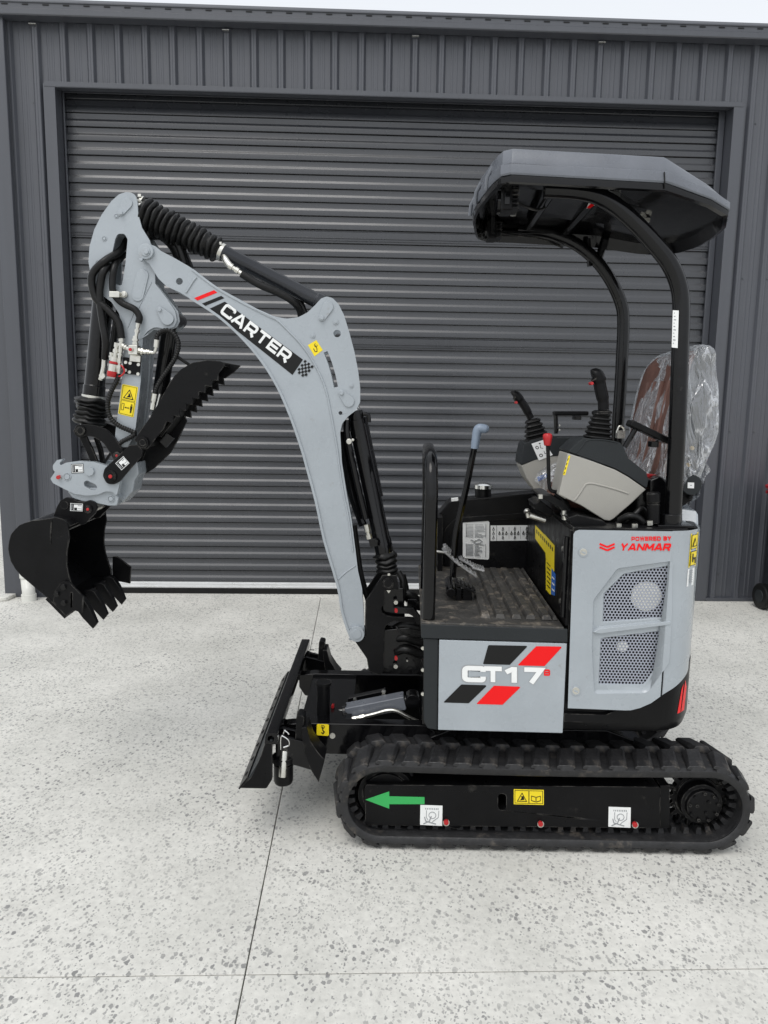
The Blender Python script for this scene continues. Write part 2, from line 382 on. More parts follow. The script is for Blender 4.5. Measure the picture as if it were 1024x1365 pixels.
    def mesh(s, name, mats, smooth=35, weld=False, fix=True):
        me = bpy.data.meshes.new(name); me.from_pydata(s.v, [], s.f)
        for m in (mats if isinstance(mats, (list, tuple)) else [mats]): me.materials.append(M_[m])
        me.polygons.foreach_set('material_index', s.mi)
        if fix or weld:
            bm = bmesh.new(); bm.from_mesh(me)
            if weld: bmesh.ops.remove_doubles(bm, verts=bm.verts, dist=weld if weld is not True else 1e-5)
            if fix: bmesh.ops.recalc_face_normals(bm, faces=bm.faces)
            bm.to_mesh(me); bm.free()
        me.polygons.foreach_set('use_smooth', [True]*len(me.polygons)); me.set_sharp_from_angle(angle=math.radians(smooth))
        me.update(); return me
    def obj(s, name, mats, parent=None, fr=None, bevel=0., seg=2, solid=0., smooth=35, weld=False, fix=True):
        return link(name, s.mesh(name, mats, smooth, weld, fix), parent, fr, bevel, seg, solid)
def link(name, me, parent=None, fr=None, bevel=0., seg=2, solid=0.):
    o = bpy.data.objects.new(name, me); COL.objects.link(o)
    if parent: o.parent = parent
    if fr is not None:
        pm = parent['_f'] if parent is not None and '_f' in parent else None
        base = FR[pm].m if pm else Matrix.Identity(4)
        o.matrix_local = base.inverted() @ fr.m
        o['_f'] = [k for k, v in FR.items() if v is fr][0]
    elif parent is not None and '_f' in parent: o['_f'] = parent['_f']
    if solid:
        md = o.modifiers.new('thickness', 'SOLIDIFY'); md.thickness = abs(solid); md.offset = -1 if solid > 0 else 1
        md = o.modifiers.new('split', 'EDGE_SPLIT'); md.split_angle = math.radians(22)
    if bevel:
        md = o.modifiers.new('edges', 'BEVEL'); md.width = bevel; md.segments = seg; md.limit_method = 'ANGLE'; md.angle_limit = math.radians(40); md.use_clamp_overlap = True; md.harden_normals = True
    return o
FR = {'U': U, 'L': LF, 'B': B, 'G': G}
def empty(name, label, cat, loc=(0, 0, 0), fr=None, group=None):
    o = bpy.data.objects.new(name, None); COL.objects.link(o); o.location = loc; o.empty_display_size = .1
    if fr: o.matrix_world = fr.m; o['_f'] = [k for k, v in FR.items() if v is fr][0]
    o['label'] = label; o['category'] = cat
    if group: o['group'] = group
    return o
def clone(o, parent, loc=None, name=None):
    c = o.copy(); COL.objects.link(c); c.parent = parent
    if loc is not None: c.location = loc
    return c

# ------------------------------------------------------------------ lettering: every glyph is drawn as strokes with a wide, square cut
t_ = .23
GL = {
 'C': (1.12, [[(1.12, .66), (1.12, .885, .16), (.115, .885, .2), (.115, .115, .2), (1.12, .115, .16), (1.12, .34)]]),
 'A': (1.28, [[(.1, 0), (.60, 1)], [(1.18, 0), (.68, 1)], [(.36, .27), (.92, .27)]]),
 'R': (1.18, [[(.115, 0), (.115, .885), (1.02, .885, .2), (1.02, .40, .2), (.235, .40)], [(.72, .29), (1.08, .0)]]),
 'T': (1.14, [[(0, .885), (1.14, .885)], [(.57, .77), (.57, 0)]]),
 'E': (1.06, [[(1.06, .885), (.115, .885), (.115, .115), (1.06, .115)], [(.23, .5), (.98, .5)]]),
 '1': (.62, [[(0, .67), (.36, .885), (.46, .885), (.46, 0)]]),
 '7': (1.12, [[(0, .885), (1.02, .885), (.42, 0)]]),
 'B': (1.14, [[(.115, .0), (.115, .885), (1.0, .885, .2), (.98, .5)], [(.23, .5), (.98, .5)], [(.98, .46), (1.02, .115, .2), (.23, .115)]]),
 'Y': (1.16, [[(.12, 1), (.58, .42), (.58, 0)], [(1.04, 1), (.62, .5)]]),
 'N': (1.16, [[(.115, 0), (.115, 1)], [(.14, .92), (1.02, .08)], [(1.045, 0), (1.045, 1)]]),
 'M': (1.34, [[(.115, 0), (.115, 1)], [(.14, .92), (.67, .25)], [(1.2, .92), (.67, .25)], [(1.225, 0), (1.225, 1)]]),
 'P': (1.12, [[(.115, 0), (.115, .885), (1.0, .885, .2), (1.0, .38, .2), (.235, .38)]]),
 'O': (1.2, [[(.6, .885), (.115, .885, .2), (.115, .115, .2), (1.08, .115, .2), (1.08, .885, .2), (.605, .885)]]),
 'W': (1.5, [[(.1, 1), (.4, .07), (.75, .9), (1.1, .07), (1.4, 1)]]),
 'D': (1.18, [[(.115, .3), (.115, .885), (1.06, .885, .25), (1.06, .115, .25), (.115, .115), (.115, .295)]]),
 'S': (1.1, [[(1.05, .72), (1.0, .885, .1), (.115, .885, .1), (.115, .5, .1), (1.0, .5, .1), (1.0, .115, .1), (.1, .115, .1), (.06, .28)]]),
 ' ': (.5, []),
}
def letters(txt, org, ex, ey, gap=.16, t=t_, slant=0., sx=1.):
    """polygons in photo pixels. org = lower left corner, ex / ey = pixels per cap height along and up"""
    out = []; x0 = 0.
    for ch in txt:
        w, st = GL[ch]
        for s_ in st:
            poly = strip(fillet([tuple(p) for p in s_], 4, False), t)
            out.append([(org[0]+((x0+x)*sx+y*slant)*ex[0]+y*ey[0], org[1]+((x0+x)*sx+y*slant)*ex[1]+y*ey[1]) for x, y in poly])
        x0 += w+gap
    return out, x0-gap
def decal(name, fr, w, items, parent, mats, plane='w', frame=None, label=None):
    """flat print: items = (pixel outline, material index); each later piece lies a hair above the one before"""
    m = MB(); k = 0
    for poly, mi in items:
        k += 1
        if plane == 'w': m.pr(fr, poly, w-.0010-k*.00012, w-.0004, mi=mi)
        else:
            m.poly([fillet(poly)], lambda x, y, t: fr.Q(x, y, w-.0010-k*.00012)+Vector((t, 0, 0)), 0, .0006, mi)
    o = m.obj(name, mats, parent, frame, smooth=20)
    if label: o['label'] = label
    return o
def quadmap(c):
    """bilinear map from the unit square to four pixel corners (tl, tr, br, bl)"""
    tl, tr, br, bl = [Vector(p) for p in c]
    def f(x, y):
        q = (tl*(1-x)+tr*x)*(1-y)+(bl*(1-x)+br*x)*y
        return (q.x, q.y)
    return f
def qrect(f, x0, y0, x1, y1): return [f(x0, y0), f(x1, y0), f(x1, y1), f(x0, y1)]
def tri_sign(f, x0, y0, x1, y1, th=.09):
    # warning triangle with a mark inside it
    cx = (x0+x1)/2
    pts = [(cx, y0), (x1, y1), (x0, y1), (cx-.001, y0)]
    o = [([f(*p) for p in pts[:3]], 1)]
    k = .2
    g = (cx, y0*.36+y1*.64)
    o.append(([f(g[0]+(p[0]-g[0])*(1-k*1.3), g[1]+(p[1]-g[1])*(1-k*1.3)) for p in pts[:3]], 0))
    h = y1-y0
    o.append(([f(cx-.03, y0+.38*h), f(cx+.05, y0+.42*h), f(cx+.12*(x1-x0)*2, y0+.8*h), f(cx-.10*(x1-x0)*2, y0+.86*h), f(cx-.02, y0+.62*h)], 1))
    return o

# ================================================================== the ground
gr = MB().box((0, 60, -.055), (400, 400, .05)).obj('ground', 'conc')
gr['kind'] = 'structure'; gr['label'] = 'pale speckled concrete yard cut into slabs by thin saw joints'
gr['_f'] = 'G'
XJ = [-.292+4.*k for k in range(-4, 5)]; YJ = [1.784+3.88*k for k in range(-4, 4)]
for i in range(len(XJ)-1):
    for j in range(len(YJ)-1):
        x0, x1, y0, y1 = XJ[i], XJ[i+1], YJ[j], YJ[j+1]
        if y0 > 5. and x0 > -3: continue
        if y0 > 5.: x1 = min(x1, -2.74)
        g = .0016
        o = MB().box(((x0+x1)/2, (y0+y1)/2, -.0155), (x1-x0-2*g, y1-y0-2*g, .031)).obj('concrete_slab', 'conc', gr, bevel=.0018, seg=1)
        o.location.z = 0
o = MB().box((.27, 5.668+.2, -.0165), (4.86, .394, .033)).obj('threshold_slab', 'conc', gr, bevel=.003)
# ================================================================== the shed
WY = 5.66
shed = empty('metal_shed', 'dark slate ribbed steel shed with a wide closed roller door behind the digger', 'shed', (0, WY, 0))
shed['_f'] = 'G'
def sp(name, mb, m, parent=shed, **k):
    for i, v in enumerate(mb.v): mb.v[i] = (v[0], v[1]-WY, v[2])
    return mb.obj(name, m, parent, **k)
DX0, DX1, DZ = -2.167, 2.70, 3.70
def ribbed(x0, x1, z0, z1, phase=-2.101, y=WY):
    """trapezoid-ribbed sheet between x0 and x1: ribs every 190 mm, small stiffening swage between them"""
    prof = []; k0 = math.floor((x0-phase)/.19)-1
    for k in range(k0, k0+int((x1-x0)/.19)+4):
        c = phase+.19*k
        prof += [(c-.033, 0), (c-.031, -.002), (c-.018, -.025), (c-.015, -.028), (c-.003, -.028), (c, -.0262), (c+.003, -.028), (c+.015, -.028), (c+.018, -.025), (c+.031, -.002), (c+.033, 0),
                 (c+.070, 0), (c+.074, -.0022), (c+.084, -.0022), (c+.088, 0), (c+.102, 0), (c+.106, -.0022), (c+.116, -.0022), (c+.120, 0)]
    pts = []
    for a, b in zip(prof, prof[1:]):
        if a[0] < x0 < b[0]: pts.append((x0, a[1]))
        if x0 <= a[0] <= x1: pts.append(a)
        if a[0] < x1 < b[0]: pts.append((x1, b[1]))
    m = MB(); n = len(pts)
    vs = [(p[0], y+p[1], z0) for p in pts]+[(p[0], y+p[1], z1) for p in pts]
    m.add(vs, [(i, i+1, n+i+1, n+i) for i in range(n-1)])
    return m
GZ = 4.16
XL, XR = -2.72, 6.6
# sheets left of the door, over it and right of it: 760 mm cover each
e = []
sp('wall_sheet', ribbed(-2.60, -2.253, .012, GZ), 'wall', solid=-.002, smooth=14)
x = -2.253
while x < 2.78:
    x2 = min(x+.76, 2.787)
    sp('wall_sheet', ribbed(x, x2, DZ+.02, GZ), 'wall', solid=-.002, smooth=14); x = x2
while x < XR-.05:
    x2 = min(x+.76, XR-.05)
    sp('wall_sheet', ribbed(x+.0, x2, .012, GZ), 'wall', solid=-.002, smooth=14); x = x2
# jamb and head flashings with their returns to the curtain
fw = .082
sp('jamb_flashing', MB().ext([(DX0-fw, WY-.031), (DX0, WY-.031), (DX0, WY+.13), (DX0-.004, WY+.13), (DX0-.004, WY-.028), (DX0-fw, WY-.028)], 0.004, DZ+.02, ax='z'), 'flash', bevel=.001)
sp('jamb_flashing', MB().ext([(DX1+fw, WY-.031), (DX1, WY-.031), (DX1, WY+.13), (DX1+.004, WY+.13), (DX1+.004, WY-.028), (DX1+fw, WY-.028)], 0.004, DZ+.02, ax='z'), 'flash', bevel=.001)
m = MB(); hp = [(WY-.032, DZ+.032), (WY-.032, DZ-.004), (WY+.03, DZ-.004), (WY+.03, DZ), (WY-.034, DZ), (WY-.034, DZ+.032)]
m.ext(hp, DX0-fw+.01, DX1+fw-.01, ax='x'); sp('head_flashing', m, 'flash', bevel=.001)
# base angle under the right-hand wall
sp('base_trim', MB().box(((DX1+fw+XR)/2, WY-.016, .014), (XR-DX1-fw, .034, .026)), 'flash', bevel=.002)
sp('base_trim', MB().box(((-2.60+DX0-fw)/2, WY-.016, .014), (2.60+DX0-fw, .034, .026)), 'flash', bevel=.002)
# corner flashing and side / rear / roof skins
m = MB().ext([(-2.725, WY-.031), (-2.598, WY-.031), (-2.598, WY-.028), (-2.722, WY-.028), (-2.722, WY+.12), (-2.725, WY+.12)], .004, GZ, ax='z')
sp('corner_flashing', m, 'flash', bevel=.001)
m = ribbed(0, 8.0, .012, GZ, .05, 0)
m.v = [(-2.69+y_, WY+.03+x_, z_) for x_, y_, z_ in m.v]; sp('side_wall', m, 'wall', solid=.002, smooth=14)
sp('side_wall', MB().box((XR-.01, WY+4, GZ/2+.01), (.06, 8, GZ)), 'wall')
sp('rear_wall', MB().box(((XL+XR)/2, WY+8.05, GZ/2+.01), (XR-XL, .05, GZ)), 'wall')
m = MB(); vs = []
for xx in (XL-.05, XR+.05):
    vs += [(xx, WY-.02, GZ+.045), (xx, WY+8.1, GZ+.65), (xx, WY+8.1, GZ+.69), (xx, WY-.02, GZ+.085)]
m.add(vs, [(0, 1, 2, 3), (7, 6, 5, 4), (0, 4, 5, 1), (1, 5, 6, 2), (2, 6, 7, 3), (3, 7, 4, 0)]); sp('roof', m, 'wall')
# roofing screws in the pans
m = MB()
for k in range(0, 22):
    xx = DX1+.082+.03+.19*k*.5
    if xx > 5.5: break
    for zz in (.22, 1.35, 2.5, 3.6): m.lathe((-2.101+.19*(26+k)+.045, WY, zz), (-2.101+.19*(26+k)+.045, WY-.006, zz), [(0, .008), (.4, .008), (.45, .0045), (1, .0045)], 6)
for zz in (.22, 1.35, 2.5, 3.6): m.lathe((-2.335, WY, zz), (-2.335, WY-.006, zz), [(0, .008), (.4, .008), (.45, .0045), (1, .0045)], 6)
o = sp('wall_screws', m, 'flash'); o['kind'] = 'stuff'
# gutter: square front with a rolled lip, overflow slots, straps
gy = WY-.125
gp = [(WY-.034, GZ+.00), (WY-.034, GZ-.045), (gy+.006, GZ-.045), (gy, GZ-.038), (gy, GZ-.005), (gy+.004, GZ+.0), (gy+.004, GZ+.030), (gy-.004, GZ+.034), (gy-.004, GZ+.042), (gy+.016, GZ+.066), (gy+.03, GZ+.066), (gy+.014, GZ+.040), (gy+.014, GZ-.034), (WY-.042, GZ-.034), (WY-.042, GZ)]
sp('gutter', MB().ext(gp, XL-.10, XR+.1, ax='x'), 'flash', bevel=.0015)
m = MB(); x = XL
while x < XR: m.box((x, gy-.0005+.004, GZ+.022), (.042, .006, .007)); x += .138
o = sp('overflow_slots', m, 'ink'); o['kind'] = 'stuff'
for k in range(6):
    sp('gutter_strap', MB().box((-2.291+1.33*k, WY-.05, GZ-.068), (.05, .022, .004)), 'zinc', bevel=.001)
m = MB(); m.add([(XL-.1, WY-.034, GZ+.001), (XR+.1, WY-.034, GZ+.001), (XR+.1, WY-.034, GZ+.09), (XL-.1, WY-.034, GZ+.09)], [(0, 1, 2, 3)])
sp('fascia', m, 'flash', solid=.003)
# downpipe and the white stub it drops into
m = MB(); m.ext([(-2.588, WY-.03-.055, .008), (-2.478, WY-.03-.055, .008), (-2.478, WY-.034, .008), (-2.588, WY-.034, .008)], .155, GZ-.045, ax='z')
sp('downpipe', m, 'flash', bevel=.001)
pv = empty('drain_pipe', 'stubby white plastic drain bend standing on the concrete behind the bucket', 'pipe', (-2.505, 5.54, 0)); pv['_f'] = 'G'
m = MB(); path = spline([(-.03, .055, .20), (-.028, .05, .15), (-.012, .02, .10), (0, 0, .07), (0, 0, .0)], 6)
m.tube(path, .047, 20); m.tube([(0, 0, .0), (0, 0, .05), (0, 0, .052)], [.054, .054, .049], 20); m.tube([(-.031, .055, .2), (-.029, .052, .165)], .054, 20)
m.obj('pipe_bend', 'pvc', pv, smooth=50)
# low footing beside the corner
pad = MB().ext([(-2.9, 5.50, .0), (-2.66, 5.50, .06), (-2.64, 5.66, .03), (-2.75, 5.9), (-2.9, 5.9)], 0.001, .03, ax='z').obj('footing_pad', 'conc', bevel=.006)
pad['label'] = 'low pale concrete footing at the left corner of the shed'; pad['category'] = 'footing'
# roller door ------------------------------------------------------
DY = WY+.11
door = MB().box((.267, DY-WY+.06, 1.95), (4.86, .01, 3.9)).obj('roller_door', 'door', shed); door['_f'] = 'G'
PT = .0970
def slat_mesh(extra=False):
    P = PT; f = -.000; r = .012
    pr = [(r+.014, -.0005), (f+.002, -.0005), (f, .0015), (f, .034), (f+.001, .037), (r-.001, .0515), (r, .0545), (r, P-.007), (r+.014, P-.006), (r+.014, P)]
    if extra: pr = [(r+.014, -.0005), (f+.002, -.0005), (f, .002), (f, .012), (f-.004, .015), (f-.004, .019), (f, .022), (f, .030), (f-.004, .033), (f-.004, .037), (f, .040), (f+.001, .080), (r, .086), (r, P-.007), (r+.014, P-.006), (r+.014, P)]
    m = MB(); n = len(pr)
    vs = [(DX0-.03, y, z) for y, z in pr]+[(DX1+.03, y, z) for y, z in pr]
    m.add(vs, [(i, i+1, n+i+1, n+i) for i in range(n-1)])
    return m.mesh('slat', 'door', 25, fix=False)
sm, sm2 = slat_mesh(), slat_mesh(True)
random.seed(3)
for k in range(36):
    o = link('door_slat', sm2 if k in (19, 27) else sm, door)
    o.location = (0, DY-WY, 1.52+(.1722-1.52)*.9846-PT+PT*k); o.rotation_euler.x = random.uniform(-.012, .012)
# the curtain rolling back on to its drum, with the dark space above
for k in range(3):
    o = link('door_slat', sm, door); o.location = (0, DY-WY+.004+.010*k*k, 1.52+(.1722-1.52)*.9846-PT+PT*(36+k)); o.rotation_euler.x = -.10-.12*k
MB().box((.267, .125, .074), (4.84, .03, .054)).obj('bottom_rail', 'alu', door, bevel=.004)
for z in (.060, .084): MB().box((.267, .1085, z), (4.84, .004, .004)).obj('rail_rib', 'alu', door)
MB().box((.267, .122, .023), (4.84, .024, .044)).obj('bottom_seal', 'rubberb', door, bevel=.004)
for x, s_ in ((DX0+.010, .012), (DX1-.026, .044)):
    MB().box((x, .098, 1.94), (s_, .02, 3.86)).obj('door_guide', 'flash', door, bevel=.003)
MB().box((.267, .10, DZ-.03+.05), (4.86, .006, .02)).obj('head_seal', 'flash', door, bevel=.002)
MB().box((.267, .15, DZ+.20), (4.86, .22, .02)).obj('gap_blackout', 'ink', door)  # black sheet added over the gap behind the header to keep it dark
# ================================================================== wheelie bin at the right edge
bn = empty('wheelie_bin', 'dark green wheelie bin with red lid and black wheels at the right edge', 'bin', (3.385, 5.50, 0)); bn['_f'] = 'G'; bn.rotation_euler.z = -1.5
m = MB()
def rr(x0, x1, y0, y1, z, r=.05):
    return [Vector((p[0], p[1], z)) for p in fillet([(x0, y0, r), (x1, y0, r), (x1, y1, r), (x0, y1, r)], 4)]
m.loft([rr(.09, .50, -.22, .22, .05), rr(.06, .53, -.24, .24, .12), rr(.045, .585, -.275, .275, .86), rr(.02, .61, -.29, .29, .87), rr(.02, .61, -.29, .29, .93)])
bb = m.obj('bin_body', 'bin', bn, bevel=.004)
m = MB(); m.loft([rr(-.0, .64, -.30, .30, .932), rr(-.01, .65, -.305, .305, .955), rr(.05, .58, -.25, .25, 1.0), rr(.12, .5, -.2, .2, 1.01)]); m.obj('bin_lid', 'binlid', bn, bevel=.004)
m = MB(); m.tube([(-.03, -.25, .90), (-.03, .25, .90)], .014); m.box((.0, -.2, .9), (.08, .03, .03)); m.box((.0, .2, .9), (.08, .03, .03)); m.obj('bin_handle', 'binlid', bn)
for y in (-.27, .27):
    w_ = MB(); w_.lathe((.06, y-.025, .1), (.06, y+.025, .1), [(0, .06), (0, .09), (.15, .1), (.85, .1), (1, .09), (1, .06)], 28); w = w_.obj('bin_wheel', 'rubberb', bn, smooth=30)
    h = MB().lathe((.06, y-.03, .1), (.06, y+.03, .1), [(0, .02), (0, .05), (.2, .055), (.8, .055), (1, .05), (1, .02)], 20).obj('wheel_hub', 'trim', w)
MB().tube([(.06, -.25, .1), (.06, .25, .1)], .01).obj('axle', 'zinc', bn)

# ================================================================== the excavator
EX = empty('mini_excavator', 'light grey and black mini excavator with canopy parked before the roller door', 'excavator', fr=U)
def V(*a): return Vector(a)
def capsule(a, ra, b, rb, n=10):
    a = Vector(a); b = Vector(b); d = b-a; L_ = d.length; an = math.atan2(d.y, d.x); be = math.acos(max(-1, min(1, (ra-rb)/L_)))
    o = []
    for i in range(n+1):
        t = an+be+(2*PI-2*be)*i/n; o.append((a.x+ra*math.cos(t), a.y+ra*math.sin(t)))
    for i in range(n+1):
        t = an-be+(2*be)*i/n; o.append((b.x+rb*math.cos(t), b.y+rb*math.sin(t)))
    return o
def hexa(cx, cy, r): return circ(cx, cy, r, 6, a0=.3)
def keyplate(name, par, fr, w, big, rb, small, rs, m='grey'):
    k = MB(); k.pr(fr, capsule(big, rb, small, rs), w-.006, w)
    k.pr(fr, hexa(small[0], small[1], rs*.62), w-.014, w-.005); k.pr(fr, circ(small[0], small[1], rs*.8, 16), w-.0075, w-.005)
    return k.obj(name, m, par, bevel=.0012)
def shift(o, y):
    o.matrix_local = U.m.inverted() @ LF.m @ Matrix.Translation(V(0, y, 0))
def bolt(m, fr, px, py, w, r=2.4, mi=0):
    m.pr(fr, circ(px, py, r*1.25, 14), w-.002, w, mi=mi); m.pr(fr, hexa(px, py, r), w-.009, w-.001, mi=mi)
def at(fr, pts, n=5):                                  # 3-D path from (px, py, w)
    return spline([fr.P(a, b, c) for a, b, c in pts], n)
def tubepx(m, fr, pts, r, seg=10, mi=0, n=5, flat=1.): return m.tube(at(fr, pts, n), r, seg, mi, flat=flat)
def rings(path, r0, r1, pitch, phase=0.):
    """radii for a ringed hose: resamples the path and returns (points, radii)"""
    pts = [Vector(p) for p in path]; L_ = [0]
    for a, b in zip(pts, pts[1:]): L_.append(L_[-1]+(b-a).length)
    tot = L_[-1]; n = max(2, int(tot/pitch)); P_, R_ = [], []
    def smp(s):
        s = min(max(s, 0), tot)
        for i in range(len(pts)-1):
            if s <= L_[i+1]+1e-9:
                k = (s-L_[i])/max(1e-9, L_[i+1]-L_[i]); return pts[i].lerp(pts[i+1], k)
        return pts[-1]
    for i in range(n):
        for f, r in ((.0, r0), (.3, r1), (.6, r1), (.95, r0)):
            P_.append(smp((i+f)*tot/n)); R_.append(r)
    return P_, R_
def hose(name, par, fr, pts, r, mat_='rubberb', ringed=0., n=6, frame=None):
    m = MB(); p = at(fr, pts, n)
    if ringed:
        a, b = rings(p, r*.82, r*1.08, ringed); m.tube(a, b, 10)
    else: m.tube(p, r, 12)
    return m.obj(name, mat_, par, frame, smooth=50)
def bellows(name, par, p0, p1, ra, rb, n, amp=.8, seed=0, frame=None, wob=.0, seg=28):
    rnd = random.Random(seed); p0 = Vector(p0); p1 = Vector(p1); pr = [(0, ra*.72), (.01, ra*.75)]
    for i in range(n):
        t0 = .02+i*.96/n; dt = .96/n; R0 = (ra+(rb-ra)*i/n)*(1+rnd.uniform(-.04, .04))
        pr += [(t0, R0*amp), (t0+dt*.35, R0*.98), (t0+dt*.5, R0*1.0), (t0+dt*.65, R0*.98), (t0+dt*.97, R0*amp)]
    pr += [(.99, rb*.75), (1, rb*.72)]
    m = MB().lathe(p0, p1, pr, seg)
    if wob:
        from mathutils import noise
        m.v = [tuple(Vector(v)+noise.noise_vector(Vector(v)*28)*wob) for v in m.v]
    return m.obj(name, 'rubberb', par, frame, smooth=50)

# ------------------------------------------------------------------ crawler tracks
RI, RO, RL = .122, .150, .168
CI, CS, CZ = -.559, .551, .168
LS = CS-CI; ARC = PI*RO; TOT = 2*LS+2*ARC
def tpath(s):
    """point at belt surface: centre-line (u, z), outward normal"""
    s %= TOT
    if s < LS: return (CI+s, CZ, 0, 1, -.006*math.sin(PI*s/LS))
    s -= LS
    if s < ARC: a = PI/2-s/RO; return (CS, CZ, math.cos(a), math.sin(a), 0)
    s -= ARC
    if s < LS: return (CS-s, CZ, 0, -1, 0)
    s -= LS
    a = -PI/2-s/RO; return (CI, CZ, math.cos(a), math.sin(a), 0)
def belt(w0, w1):
    sec = [(RI+.004, w0+.02), (RI, w0+.03), (RI, w1-.03), (RI+.004, w1-.02), (RI-.004, w1-.006), (RI+.002, w1), (RO-.008, w1), (RO-.001, w1-.012), (RO, w1-.02), (RO, w0+.02), (RO-.001, w0+.012), (RO-.008, w0), (RI+.002, w0), (RI-.004, w0+.006)]
    NN = 120; rg = []
    for i in range(NN):
        cu, cz, nx, nz, sg = tpath(TOT*i/NN)
        rg.append([V(cu+nx*r, w, cz+nz*r+sg) for r, w in sec])
    rg.append(rg[0]); m = MB(); m.loft(rg, cap0=False, cap1=False)
    return m
def lug_mesh(side):
    # block wider at the foot, leaning like a chevron; hangs a little over the belt edge
    h = RL-RO+.003; k = side; hz = [h*.45, h*.45, h*1.15, h*1.15]
    foot = [(-.040, -.053*k), (.024, -.053*k), (.046, .053*k), (-.018, .053*k)]
    top = [(-.031, -.051*k), (.011, -.051*k), (.036, .048*k), (-.006, .048*k)]
    m = MB(); m.loft([[V(x, y, -.004) for x, y in foot], [V(x*.98, y*.99, q*.4) for (x, y), q in zip(foot, hz)], [V(x, y, q) for (x, y), q in zip(top, hz)]])
    # shoulder towards the edge of the belt
    m.loft([[V(-.030, -.050*k, .0), V(.022, -.050*k, .0), V(.018, -.056*k, -.012), V(-.026, -.056*k, -.012)], [V(-.020, -.049*k, h*.40), V(.012, -.049*k, h*.40), V(.012, -.053*k, h*.2), V(-.018, -.053*k, h*.2)]])
    me = m.mesh('lug', 'rubber', 30); return me
lmA, lmB = lug_mesh(1), lug_mesh(-1)
def place_lug(me, trk, s, w):
    cu, cz, nx, nz, sg = tpath(s); o = link('track_lug', me, trk)
    tx, tz = nz, -nx
    mt = Matrix(((tx, 0, nx), (0, 1, 0), (tz, 0, nz))).to_4x4(); mt.translation = V(cu+nx*RO, w, cz+nz*RO+sg)
    o.matrix_local = mt
    md = o.modifiers.new('edges', 'BEVEL'); md.width = .0022; md.segments = 2; md.limit_method = 'ANGLE'
tracks = []
for y in (0, .75):
    trk = belt(-.49, -.26).obj('crawler_track', 'rubber', EX, LF, smooth=50, fix=True)
    shift(trk, y)
    NL = 36
    for i in range(NL):
        place_lug(lmA, trk, TOT*(i+.15)/NL, -.433); place_lug(lmB, trk, TOT*(i+.65)/NL, -.317)
    m = MB(); ND = 72
    for i in range(ND):
        cu, cz, nx, nz, sg = tpath(TOT*i/ND); tx, tz = nz, -nx
        for ww in (-.415, -.345):
            c = V(cu+nx*(RI-.010), ww, cz+nz*(RI-.010)+sg)
            rot = Matrix(((tx, 0, nx), (0, 1, 0), (tz, 0, nz)))
            q = [(-.011, -.016), (.011, -.016), (.011, .016), (-.011, .016)]
            m.loft([[c+rot @ V(a, b, .012) for a, b in q], [c+rot @ V(a*.6, b*.8, -.014) for a, b in q]])
    o = m.obj('guide_lugs', 'rubber', trk); o['kind'] = 'stuff'; o['label'] = 'rubber guide blocks inside the track'
    tracks.append(trk)
